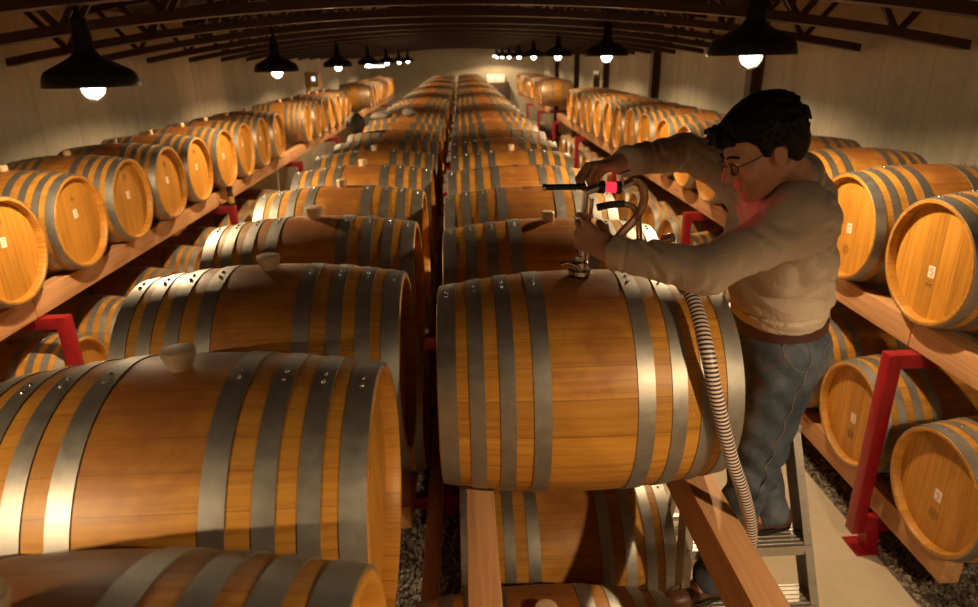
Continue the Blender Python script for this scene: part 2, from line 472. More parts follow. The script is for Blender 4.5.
# ------------------------------------------------------------------ barrels
HL, RB, RE = .412, .337, .296
def br(x): return RB - (RB - RE) * (abs(x) / HL) ** 2.0
def barrel_meshes():
    D = {}
    bm = bmesh.new(); n = 64
    xs = [-HL + .006 + (2 * HL - .012) * i / 26 for i in range(27)]
    prof = [(-HL, RE - .005)] + [(x, br(x)) for x in xs] + [(HL, RE - .005)]
    prof = [(-HL + .042, RE - .026), (-HL + .004, RE - .022), (-HL, RE - .018)] + prof + [(HL, RE - .018), (HL - .004, RE - .022), (HL - .042, RE - .026)]
    revolve(bm, prof, 'X', n, cap=False)
    D['staves'] = bm_mesh(bm, 'staves', sharp=40)
    for s, nm in ((-1, 'head_a'), (1, 'head_b')):
        bm = bmesh.new(); revolve(bm, [(s * (HL - .040), RE - .0255), (s * (HL - .040), .15), (s * (HL - .040), 0.0)], 'X', n, cap=False)
        D[nm] = bm_mesh(bm, 'barrel_head')
    D['hoops'] = []; D['rivets'] = []
    for c, w in ((.385, .050), (.306, .041), (.226, .041), (.136, .046)):
        for s in (-1, 1):
            bm = bmesh.new(); c0 = s * c; pr = []
            xs = [c0 - w / 2 + w * i / 4 for i in range(5)]
            if c > .38: xs = [s * (HL - .003 - w + w * i / 4) for i in range(5)]
            pr = [(x, br(x) + .0028) for x in xs] + [(x, br(x) - .004) for x in reversed(xs)]
            revolve(bm, pr, 'X', n, close=True, cap=False)
            D['hoops'].append(bm_mesh(bm, 'hoop', sharp=30))
            rv = []
            for da in (-.045, .045):
                bm = bmesh.new(); ang = PI / 2 + .10 - da; x = sum(xs) / 5; r = br(x) + .0026
                bmesh.ops.create_uvsphere(bm, u_segments=8, v_segments=6, radius=.0055, matrix=Matrix.Translation((x, r * math.cos(ang), r * math.sin(ang))))
                rv.append(bm_mesh(bm, 'rivet'))
            D['rivets'].append(rv)
    bm = bmesh.new(); revolve(bm, [(RB - .012, .020), (RB + .004, .024), (RB + .018, .031), (RB + .034, .036), (RB + .042, .034), (RB + .045, .026), (RB + .043, 0)], 'Z', 24); D['bung'] = bm_mesh(bm, 'bung')
    bm = bmesh.new(); revolve(bm, [(RB - .012, .024), (RB + .030, .026), (RB + .036, .022), (RB + .036, 0)], 'Z', 20); D['bung_small'] = bm_mesh(bm, 'bung')
    bm = bmesh.new(); revolve(bm, [(RB - .012, .026), (RB + .003, .027), (RB + .004, 0)], 'Z', 20); D['bung_flush'] = bm_mesh(bm, 'bung')
    bm = bmesh.new(); revolve(bm, [(RB + .0005, .030), (RB + .0015, .030), (RB + .0015, .0)], 'Z', 20); D['hole'] = bm_mesh(bm, 'bung_hole')
    # label, scribble and branded mark for the head on the +X side
    X = HL - .040
    bm = bmesh.new(); add_box(bm, (X, -.022, -.028), (X + .0012, .022, .028)); D['label'] = bm_mesh(bm, 'paper_label', smooth=False)
    bm = bmesh.new(); ink = []
    segs = {'7': [((-.010, .016), (.011, .016)), ((.011, .016), (-.003, -.012))],
            '5': [((.010, .016), (-.009, .016)), ((-.009, .016), (-.009, .004)), ((-.009, .004), (.006, .005)), ((.006, .005), (.010, -.004)), ((.010, -.004), (.004, -.013)), ((.004, -.013), (-.010, -.010))],
            '2': [((-.009, .010), (-.002, .016)), ((-.002, .016), (.009, .012)), ((.009, .012), (.008, .003)), ((.008, .003), (-.010, -.012)), ((-.010, -.012), (.011, -.012))]}
    for ch, nm in (('5', 'ink5'), ('7', 'ink7'), ('2', 'ink2')):
        bm = bmesh.new()
        for (y0, z0), (y1, z1) in segs[ch]: obox(bm, (X + .0014, y0, z0), (X + .0014, y1, z1), .0034, .0012, up=(1, 0, 0))
        obox(bm, (X + .0014, -.012, -.020), (X + .0014, .012, -.020), .002, .0012, up=(1, 0, 0))
        D[nm] = bm_mesh(bm, 'scribble', smooth=False)
    bm = bmesh.new()     # round branded mark with two strokes under it
    for k in range(20):
        a, b = 2 * PI * k / 20, 2 * PI * (k + 1) / 20
        for r in (.026, .017):
            obox(bm, (X + .0004, r * math.cos(a), r * math.sin(a)), (X + .0004, r * math.cos(b), r * math.sin(b)), .0026, .001, up=(1, 0, 0))
    obox(bm, (X + .0004, -.008, 0), (X + .0004, .008, 0), .003, .001, up=(1, 0, 0)); obox(bm, (X + .0004, 0, -.009), (X + .0004, 0, .009), .003, .001, up=(1, 0, 0))
    D['ring'] = bm_mesh(bm, 'branded_mark', smooth=False)
    bm = bmesh.new()
    for z, w in ((.016, .012), (.0, .034)): obox(bm, (X + .0004, -w / 2, z), (X + .0004, w / 2, z), .005, .001, up=(1, 0, 0))
    for y in (-.017, -.006, .006, .017): obox(bm, (X + .0004, y, 0), (X + .0004, y, -.014), .003, .001, up=(1, 0, 0))
    D['stamp'] = bm_mesh(bm, 'branded_mark', smooth=False)
    return D
BM = barrel_meshes()
def make_barrel(loc, label, group, rz=0.0, bung='bung', rivets=False, marks=None, hoops=True):
    t = empty('wine_barrel', loc, rz, label, 'barrel', group)
    mesh_obj('staves', BM['staves'], M['stave'], t)
    ha = mesh_obj('barrel_head', BM['head_a'], M['head'], t); hb = mesh_obj('barrel_head', BM['head_b'], M['head'], t)
    for h, rv in zip(BM['hoops'], BM['rivets']):
        o = mesh_obj('hoop', h, M['steel'], t)
        if rivets:
            for q in rv: mesh_obj('rivet', q, M['rivet'], o)
    if bung: mesh_obj('bung', BM[bung], M['bung_wood' if bung == 'bung_flush' else 'bung'], t)
    if marks:
        zl, ink, imat, kind, zk = marks
        p = mesh_obj('paper_label', BM['label'], M['paper'], t); p.location = (0, 0, zl); p.rotation_euler = (random.uniform(-.10, .10), 0, 0)
        p['label'] = 'small white paper label'
        if ink: mesh_obj('scribble', BM[ink], M[imat], p)
        if kind:
            s = mesh_obj('branded_mark', BM[kind], M['burn'], hb); s.location = (0, 0, zk)
    return t

ZU, ZL_ = 1.660, .670
PITCH = .690
LC, RC = -.612, .322
front_left = {0: 'shadowed oak barrel nearest the camera, cut off at the lower left corner',
              1: 'big oak barrel at lower left, pale bung on top, second from the camera',
              2: 'oak barrel behind the big lower left one, pale bung, crescent shadow at its foot'}
for k in range(37):
    y = 1.27 + PITCH * (k - 1)
    if y > 26.3: break
    lab = front_left.get(k, 'oak barrel lying in the left middle row, upper tier, %s from the front' % ordn(k + 1))
    x = LC + (.042 if k == 0 else random.uniform(-.012, .012) if k > 2 else 0)
    make_barrel((x, y - (-.013 if k == 0 else 0), ZU), lab, 'barrels in the left middle row', bung='bung' if k < 4 else 'bung_small' if k < 7 else 'bung_flush', rivets=k < 7)
front_right = {0: 'big oak barrel the man leans over, steel tube in its bung hole',
               1: 'oak barrel directly behind the one the man works on, square bung'}
for k in range(36):
    y = 1.80 + PITCH * k
    if y > 26.3: break
    lab = front_right.get(k, 'oak barrel lying in the right middle row, upper tier, %s from the front' % ordn(k + 1))
    t = make_barrel((RC + (random.uniform(-.012, .012) if k > 1 else 0), y, ZU), lab, 'barrels in the right middle row', bung=None if k == 0 else 'bung_small' if k in (1, 4) else 'bung_flush', rivets=k < 6)
    if k == 0: mesh_obj('bung_hole', BM['hole'], M['black'], t)

inks = ['ink5', 'ink7', 'ink2']
# left wall rack, heads towards the aisle (+X)
k = 0
for run, (y0, y1, where) in enumerate(((3.55, 9.4, 'nearest run'), (11.0, 15.3, 'middle run'), (19.0, 25.6, 'far run'))):
    y = y0; k = 0
    while y <= y1:
        k += 1
        lab = 'oak barrel on the left rack, %s, upper tier, %s from front' % (where, ordn(k))
        if run == 0 and k == 1: lab = 'oak barrel at the left edge of the photo, upper rack, head towards the aisle'
        near = y < 8.2
        make_barrel((-2.48 - HL + random.uniform(-.015, .015), y, ZU - .01), lab, 'upper barrels on the left wall rack', 0, 'bung_small', near and k < 4,
                    (random.uniform(.02, .07), inks[k % 3] if near else None, 'redink', ('ring' if k != 2 else 'stamp') if near else None, .17 if k % 2 else .15) if y < 12 else None)
        y += .70
# right wall rack, heads towards the aisle (-X)
for run, (y0, y1, where) in enumerate(((2.82, 13.6, 'near run'), (18.1, 25.8, 'far run'))):
    y = y0; k = 0
    while y <= y1:
        k += 1
        lab = 'oak barrel on the right rack, %s, upper tier, %s from front' % (where, ordn(k))
        if run == 0 and k == 1: lab = 'oak barrel at the right edge, upper rack, dark stamp under its paper label'
        if run == 0 and k == 2: lab = 'oak barrel on the right upper rack, partly hidden behind the back of the man'
        near = y < 6
        make_barrel((2.122 + HL + random.uniform(-.015, .015), y, ZU), lab, 'upper barrels on the right wall rack', PI, None, near and k < 3,
                    (-.045 if k == 1 else -.01, inks[0] if near else None, 'ink', ('stamp' if k == 1 else 'ring') if near else None, -.105 if k == 1 else -.135) if y < 12 else None)
        y += .70
# lower tiers
def lower_row(xs, ys, rz, where, group, label_z, first=None):
    for k, y in enumerate(ys):
        lab = 'oak barrel on the %s, lower tier, %s from the front' % (where, ordn(k + 1))
        if first and k in first: lab = first[k]
        near = y < 5
        make_barrel((xs, y, ZL_), lab, group, rz, None, near and k < 3, (label_z, inks[k % 3] if near else None, 'ink', 'ring' if near else None, label_z - .10) if rz is not None and label_z is not None and y < 9 else None)
lower_row(2.122 + HL, [2.44 + .70 * k for k in range(18)], PI, 'right wall rack', 'lower barrels on the right wall rack', -.03,
          {0: 'oak barrel at the right edge of the floor tier, tilted paper label on its head', 1: 'oak barrel on the lower right rack crossed by the red post'})
lower_row(-2.48 - HL, [3.2 + .70 * k for k in range(9)], 0, 'left wall rack', 'lower barrels on the left wall rack', .03)
lower_row(LC - .06, [3.3 + .70 * k for k in range(8)], 0, 'left middle row', 'lower barrels in the left middle row', None)
lower_row(RC + .03, [2.2 + .70 * k for k in range(8)], 0, 'right middle row', 'lower barrels in the right middle row', None,
          {0: 'oak barrel below the one the man works on, with bright steel hoops'})
make_barrel((.205, 1.5, ZL_), 'dark oak barrel low in front, just above the bottom edge of the photo', 'lower barrels in the right middle row', 0, 'bung', True)

# ------------------------------------------------------------------ racks: timber beams on red steel brackets
def seg_beams(x, z0, z1, ya, yb, w, where, group, step=3.11, first=None):
    y = ya; k = 0
    while y < yb - .1:
        e = min(y + step, yb) if not (first and k == 0) else first
        k += 1
        o = mesh_obj('timber_beam', box_mesh('timber_beam', (-w / 2, 0.003, z0), (w / 2, e - y - .003, z1), .006), M['timber'], None, (x, y, 0))
        tag(o, '%s, %s length from the front' % (where, ordn(k)), 'beam', group)
        y = e
XBR, XBL = 2.246, -2.602
UB0, UB1, LB0, LB1 = 1.198, 1.339, .208, .349
seg_beams(XBR, UB0, UB1, -.3, 15.6, .095, 'pale timber beam under the upper right rack barrels, near run', 'front beams of the right rack', first=2.90)
seg_beams(XBR, UB0, UB1, 17.6, 27.0, .095, 'pale timber beam under the upper right rack barrels, far run', 'front beams of the right rack')
seg_beams(XBL, UB0, UB1, .5, 15.6, .095, 'pale timber beam under the upper left rack barrels, near run', 'front beams of the left rack', first=3.70)
seg_beams(XBL, UB0, UB1, 17.6, 26.2, .095, 'pale timber beam under the upper left rack barrels, far run', 'front beams of the left rack')
seg_beams(XBR, LB0, LB1, 2.34, 14.8, .095, 'timber beam near the floor under the lower right rack barrels', 'lower beams of the right rack', first=4.6)
seg_beams(XBL, LB0, LB1, 2.6, 9.4, .095, 'timber beam near the floor under the lower left rack barrels', 'lower beams of the left rack', first=3.70)
def long_beam(x, z0, z1, ya, yb, label, w=.095):
    o = mesh_obj('timber_beam', box_mesh('timber_beam', (-w / 2, 0, z0), (w / 2, yb - ya, z1), .006), M['timber'], None, (x, ya, 0))
    tag(o, label, 'beam')
long_beam(.018, UB0, UB1, .35, 26.6, 'timber beam left of centre under the barrel being worked on, running towards the camera', .085)
long_beam(.704, UB0 + .014, UB1 + .016, .35, 26.6, 'timber beam in front of the legs of the man, slanting to the lower right', .092)
long_beam(LC + .285, UB0, UB1, .1, 26.6, 'timber beam under the right ends of the left middle row')
long_beam(LC - .285, UB0, UB1, .1, 26.6, 'timber beam under the left ends of the left middle row')
long_beam(-.222, .16, .30, .9, 26.6, 'dark timber beam on the gravel between the two middle rows', .075)
long_beam(2.99, UB0 + .005, UB1, 1.0, 26.9, 'rear timber beam along the right wall under the upper barrels')
long_beam(-3.33, UB0, UB1 - .005, 2.2, 26.0, 'rear timber beam along the left wall under the upper barrels')
long_beam(LC - .06 + .28, LB0, LB1, 2.9, 8.8, 'low timber beam under the right ends of the lower left middle barrels')
long_beam(LC - .06 - .28, LB0, LB1, 2.9, 8.8, 'low timber beam under the left ends of the lower left middle barrels')
long_beam(RC + .03 - .28, LB0, LB1, 1.2, 8.0, 'low timber beam under the left ends of the lower middle barrels')
long_beam(RC + .35, LB0, LB1, 1.95, 8.0, 'low timber beam under the right ends of the lower middle barrels')

def c_bracket(x, y, s, label, group):
    """s = +1: arms reach to +X; the post stands on the aisle side"""
    t = empty('rack_bracket', (x, y, 0), 0 if s > 0 else PI, label, 'bracket', group)
    w = .034
    def part(nm, lo, hi): mesh_obj(nm, box_mesh(nm, lo, hi, .004), M['red'], t)
    part('post', (-w, -w, .115), (w, w, 1.192))
    part('upper_arm', (w - .002, -w, 1.118), (1.10, w, 1.192))
    part('lower_arm', (w - .002, -w, .125), (1.10, w, .200))
    part('foot', (.050, -w, .010), (.125, w, .124))
    part('base_plate', (-.01, -.075, 0.0), (.16, .075, .010))
for k in range(7):
    y = 2.84 + 3.11 * k
    if 15.7 < y < 17.6: continue
    c_bracket(2.088, y, 1, 'red steel rack bracket on the right side of the right aisle, %s from the front' % ordn(k + 1), 'red brackets of the right rack')
for k in range(7):
    y = 3.74 + 3.11 * k
    if 15.7 < y < 17.6: continue
    c_bracket(-2.435, y, -1, 'red steel rack bracket on the left side of the left aisle, %s from the front' % ordn(k + 1), 'red brackets of the left rack')
def t_frame(y, label):
    t = empty('steel_stand', (-.147, y, 0), 0, label, 'stand', 'red frames of the middle rows')
    w = .024
    def part(nm, lo, hi): mesh_obj(nm, box_mesh(nm, lo, hi, .003), M['red'], t)
    part('post', (-w, -w, .0), (w, w, 1.16))
    part('upper_arm', (-.96, -.03, 1.125), (.96, .03, 1.194))
    part('lower_arm', (-.96, -.03, .085), (.96, .03, .158))
for k in range(8):
    t_frame(3.25 + 3.11 * k, 'red steel frame in the slit between the middle rows, %s from the front' % ordn(k + 1))

# ------------------------------------------------------------------ gravel
def gravel_mat():
    t = NT('gravel'); v = t.obj()
    vo = t.add('ShaderNodeTexVoronoi'); t.link(v, vo.inputs['Vector']); vo.inputs['Scale'].default_value = 38
    f = t.white(vo.outputs['Position'], '3D')
    c = t.ramp(f, [(0.0, (0.055, 0.046, 0.038)), (0.5, (0.13, 0.11, 0.09)), (1.0, (0.30, 0.265, 0.22))])
    t.bump(vo.outputs['Distance'], 0.6, 0.012)
    return t.set(c, 0.8)
M['gravel'] = gravel_mat()
def make_gravel(x0, x1, y0, y1, dense, label, base):
    rng = random.Random(3)
    bm = bmesh.new()
    verts, faces = [], []
    ico = bmesh.new(); bmesh.ops.create_icosphere(ico, subdivisions=1, radius=1.0)
    iv = [v.co.copy() for v in ico.verts]; fi = [[v.index for v in f.verts] for f in ico.faces]; ico.free()
    for (a, b, c, d, n) in dense:
        for _ in range(n):
            r = rng.uniform(.008, .017); p = Vector((rng.uniform(a, b), rng.uniform(c, d), r * .45 + rng.uniform(0, .012)))
            R = Matrix.Rotation(rng.uniform(0, 6), 3, (rng.random(), rng.random(), rng.random() + .1)); S = Vector((rng.uniform(.8, 1.5), rng.uniform(.7, 1.1), rng.uniform(.6, .9)))
            o = len(verts)
            for v in iv: verts.append(p + R @ Vector((v.x * S.x * r, v.y * S.y * r, v.z * S.z * r)))
            faces.extend([[i + o for i in f] for f in fi])
    for (a, b, c, d) in base:
        o = len(verts); verts.extend([Vector((a, c, .004)), Vector((b, c, .004)), Vector((b, d, .004)), Vector((a, d, .004)), Vector((a, c, -.01)), Vector((b, c, -.01)), Vector((b, d, -.01)), Vector((a, d, -.01))])
        faces.extend([[o, o + 1, o + 2, o + 3], [o + 7, o + 6, o + 5, o + 4], [o, o + 4, o + 5, o + 1], [o + 1, o + 5, o + 6, o + 2], [o + 2, o + 6, o + 7, o + 3], [o + 3, o + 7, o + 4, o]])
    me = bpy.data.meshes.new('gravel'); me.from_pydata([tuple(v) for v in verts], [], faces); me.update()
    tag(mesh_obj('gravel', me, M['gravel']), label, 'gravel', None, 'stuff')
make_gravel(0, 0, 0, 0, [(-.55, .05, 1.6, 4.2, 3600)], 'grey gravel bed under the two middle rows of barrels', [(-1.25, .80, -1, 27)])
make_gravel(0, 0, 0, 0, [(2.20, 2.62, 1.7, 4.0, 2600), (2.62, 3.35, 1.7, 2.4, 1500)], 'dark gravel bed along the right wall under the rack', [(2.19, XR - .001, -1, 27)])
make_gravel(0, 0, 0, 0, [], 'dark gravel bed along the left wall under the rack', [(XL + .001, -2.52, -1, 27)])
# ------------------------------------------------------------------ signed distance fields -> smooth surfaces
class Field:
    def __init__(s, lo, hi, h):
        s.lo = np.array(lo, float); s.h = h
        s.n = np.ceil((np.array(hi) - s.lo) / h).astype(int) + 1
        s.a = np.full(s.n, 0.2, np.float32)
    def sub(s, lo, hi):
        i0 = np.maximum(((np.array(lo) - s.lo) / s.h).astype(int), 0); i1 = np.minimum(((np.array(hi) - s.lo) / s.h).astype(int) + 2, s.n)
        if (i1 <= i0).any(): return None, None
        sl = tuple(slice(a, b) for a, b in zip(i0, i1))
        ax = [s.lo[k] + s.h * np.arange(i0[k], i1[k]) for k in range(3)]
        g = np.meshgrid(*ax, indexing='ij')
        return sl, np.stack(g, -1)
    def put(s, sl, d, k, mode):
        a = s.a[sl]; d = d.astype(np.float32)
        if mode == 'sub': a2 = -a; b2 = d
        else: a2 = a; b2 = d
        if k > 0:
            hh = np.clip(0.5 + 0.5 * (b2 - a2) / k, 0, 1); m = b2 * (1 - hh) + a2 * hh - k * hh * (1 - hh)
        else: m = np.minimum(a2, b2)
        s.a[sl] = -m if mode == 'sub' else m
    def cone(s, p, q, r0, r1, k=0.01, mode='add', flat=None):
        p = np.array(p, float); q = np.array(q, float); R = max(r0, r1) + k * 2 + .02
        sl, P = s.sub(np.minimum(p, q) - R, np.maximum(p, q) + R)
        if sl is None: return
        d = q - p; L2 = max(d @ d, 1e-9); t = np.clip(((P - p) @ d) / L2, 0, 1)
        v = P - p - t[..., None] * d
        if flat is not None:      # flat = (unit axis, scale): squash distance along an axis
            ax, sc_ = flat; ax = np.array(ax, float); ax /= np.linalg.norm(ax); c = v @ ax
            v = v + (c * (sc_ - 1))[..., None] * ax
        s.put(sl, np.sqrt((v * v).sum(-1)) - (r0 + (r1 - r0) * t), k, mode)
    def ell(s, c, R, r, k=0.01, mode='add'):
        """ellipsoid; R rows = local axes"""
        c = np.array(c, float); r = np.array(r, float); m = max(r) + k * 2 + .02
        sl, P = s.sub(c - m, c + m)
        if sl is None: return
        v = (P - c) @ np.array(R, float).T
        q = np.sqrt(((v / r) ** 2).sum(-1)); g = np.sqrt(((v / r ** 2) ** 2).sum(-1)) + 1e-6
        s.put(sl, q * (q - 1) / g, k, mode)
    def chain(s, st, k=0.02, lat=(0, 1, 0)):
        """stations (centre, half depth, half width): elliptic sections stacked upwards, rounded ends"""
        for (c0, d0, w0), (c1, d1, w1) in zip(st[:-1], st[1:]):
            c0 = np.array(c0, float); c1 = np.array(c1, float); m = max(w0, w1, d0, d1) + .05
            sl, P = s.sub(np.minimum(c0, c1) - m, np.maximum(c0, c1) + m)
            d = c1 - c0; L = np.linalg.norm(d); d /= L; w = np.array(lat, float); w -= d * (w @ d); w /= np.linalg.norm(w); e = np.cross(w, d)
            v = P - c0; t = np.clip(v @ d / L, 0, 1); over = v @ d - t * L
            rd = d0 + (d1 - d0) * t; rw = w0 + (w1 - w0) * t
            x = (v @ e) / rd; y = (v @ w) / rw; q = np.sqrt(x * x + y * y); z = over / np.minimum(rd, rw) * 1.6
            s.put(sl, (np.sqrt(q * q + z * z) - 1) * np.minimum(rd, rw), k, 'add')
    def half(s, p, n):
        """cut away everything on the +n side of the plane through p"""
        ax = [s.lo[k] + s.h * np.arange(s.n[k]) for k in range(3)]
        d = (ax[0] - p[0])[:, None, None] * n[0] + (ax[1] - p[1])[None, :, None] * n[1] + (ax[2] - p[2])[None, None, :] * n[2]
        s.a = np.maximum(s.a, d.astype(np.float32))
    def mesh(s, name):
        a = s.a; nx, ny, nz = a.shape; ins = a < 0
        c = np.zeros((nx - 1, ny - 1, nz - 1), np.uint8)
        for i in (0, 1):
            for j in (0, 1):
                for k in (0, 1): c += ins[i:nx - 1 + i, j:ny - 1 + j, k:nz - 1 + k]
        I = np.argwhere((c > 0) & (c < 8)); del c
        idx = np.full((nx - 1, ny - 1, nz - 1), -1, np.int32); idx[tuple(I.T)] = np.arange(len(I))
        acc = np.zeros((len(I), 3)); cnt = np.zeros(len(I))
        cor = [np.array(x) for x in ((0, 0, 0), (1, 0, 0), (0, 1, 0), (1, 1, 0), (0, 0, 1), (1, 0, 1), (0, 1, 1), (1, 1, 1))]
        V = [a[tuple((I + o).T)] for o in cor]
        for e0 in range(8):
            for b in (1, 2, 4):
                if e0 & b: continue
                e1 = e0 | b; m = (V[e0] < 0) != (V[e1] < 0)
                t = V[e0][m] / (V[e0][m] - V[e1][m])
                acc[m] += cor[e0] + t[:, None] * (cor[e1] - cor[e0]); cnt[m] += 1
        P = s.lo + s.h * (I + acc / cnt[:, None])
        F = []
        for ax in range(3):
            u, v = [(1, 2), (2, 0), (0, 1)][ax]
            sA = [slice(None)] * 3; sB = [slice(None)] * 3; sA[ax] = slice(0, -1); sB[ax] = slice(1, None)
            A = ins[tuple(sA)]; B = ins[tuple(sB)]
            E = np.argwhere(A != B); E = E[(E[:, u] > 0) & (E[:, v] > 0) & (E[:, u] < a.shape[u] - 1) & (E[:, v] < a.shape[v] - 1)]
            if not len(E): continue
            inside = A[tuple(E.T)]
            def cell(du, dv):
                q = E.copy(); q[:, u] -= du; q[:, v] -= dv; return idx[tuple(q.T)]
            q = np.stack([cell(1, 1), cell(0, 1), cell(0, 0), cell(1, 0)], 1)
            q[~inside] = q[~inside][:, ::-1]; F.append(q)
        F = np.concatenate(F)
        me = bpy.data.meshes.new(name)
        me.vertices.add(len(P)); me.vertices.foreach_set('co', P.astype(np.float32).ravel())
        me.loops.add(len(F) * 4); me.loops.foreach_set('vertex_index', F.astype(np.int32).ravel())
        me.polygons.add(len(F)); me.polygons.foreach_set('loop_start', np.arange(len(F), dtype=np.int32) * 4)
        me.polygons.foreach_set('use_smooth', np.ones(len(F), bool)); me.update(calc_edges=True); me.validate()
        return me

def unit(v): v = np.array(v, float); return v / np.linalg.norm(v)

# ------------------------------------------------------------------ the man
LSH, LEL, LWR = (.832, 1.545, 2.212), (.585, 1.500, 2.098), (.374, 1.640, 2.114)
RSH, REL, RWR = (.815, 1.850, 2.262), (.710, 2.090, 2.302), (.450, 1.882, 2.306)
NECK = (.878, 1.700, 2.270)
TORSO = [((.928, 1.790, 1.855), .122, .162), ((.910, 1.772, 1.960), .124, .170), ((.876, 1.735, 2.090), .123, .182), ((.858, 1.712, 2.195), .103, .176)]
PH = math.radians(27)
HF = np.array([-math.cos(PH), -.05, -math.sin(PH)]); HF /= np.linalg.norm(HF)
HLt = np.array([0.04, -1.0, 0.03]); HLt -= HF * (HLt @ HF); HLt /= np.linalg.norm(HLt)
HU = np.cross(HF, HLt)
HC = np.array([.735, 1.622, 2.380]); HR = np.stack([HF, HLt, HU]); HS = .94
def hd(x, y, z): return HC + (HF * x + HLt * y + HU * z) * HS
class HeadField:
    'the same calls at the scale of the head'
    def __init__(s, F): s.F = F
    def cone(s, p, q, a, b, k=.01, mode='add'): s.F.cone(p, q, a * HS, b * HS, k * HS, mode)
    def ell(s, c, R, r, k=.01, mode='add'): s.F.ell(c, R, np.array(r) * HS, k * HS, mode)

def hand(F, wrist, d, n, curl, side, thumb, rod=None):
    """d: wrist -> knuckles, n: back of the hand, side: +1 when the index lies on +s"""
    w = np.array(wrist, float); d = unit(d); n = np.array(n, float); n = unit(n - d * (n @ d)); s = np.cross(d, n) * side
    K = []
    spec = [(.033, .094, .045, .027, .020, .0092), (.0115, .098, .049, .030, .022, .0094), (-.0105, .094, .045, .028, .021, .0090), (-.031, .085, .036, .021, .018, .0080)]
    F.cone(w - d * .05, w + d * .012, .027, .025, .012, flat=(n, 1.25))
    for (so, kl, a, b, c, r), cu in zip(spec, curl):
        k = w + d * kl + s * so + n * .004
        F.cone(w + d * .015 + s * so * .55, k, .0155, .0110, .008)
        p = k; ang = 0; dirs = 0
        for L, cc, rr in ((a, cu[0], r), (b, cu[1], r * .93), (c, cu[2], r * .84)):
            ang += math.radians(cc); v = d * math.cos(ang) - n * math.sin(ang)
            v = unit(v + s * so * .8); q = p + v * L
            F.cone(p, q, rr, rr * .92, .0015 if dirs else .004); p = q; dirs += 1
    b = w + d * .022 + s * .024 - n * .006
    F.cone(w + d * .03, b, .018, .017, .014)
    p = b; rr = .0135
    for v, L in thumb:
        v = unit(d * v[0] + s * v[1] + n * v[2]); q = p + v * L; F.cone(p, q, rr, rr * .86, .006); p = q; rr *= .86
    return s

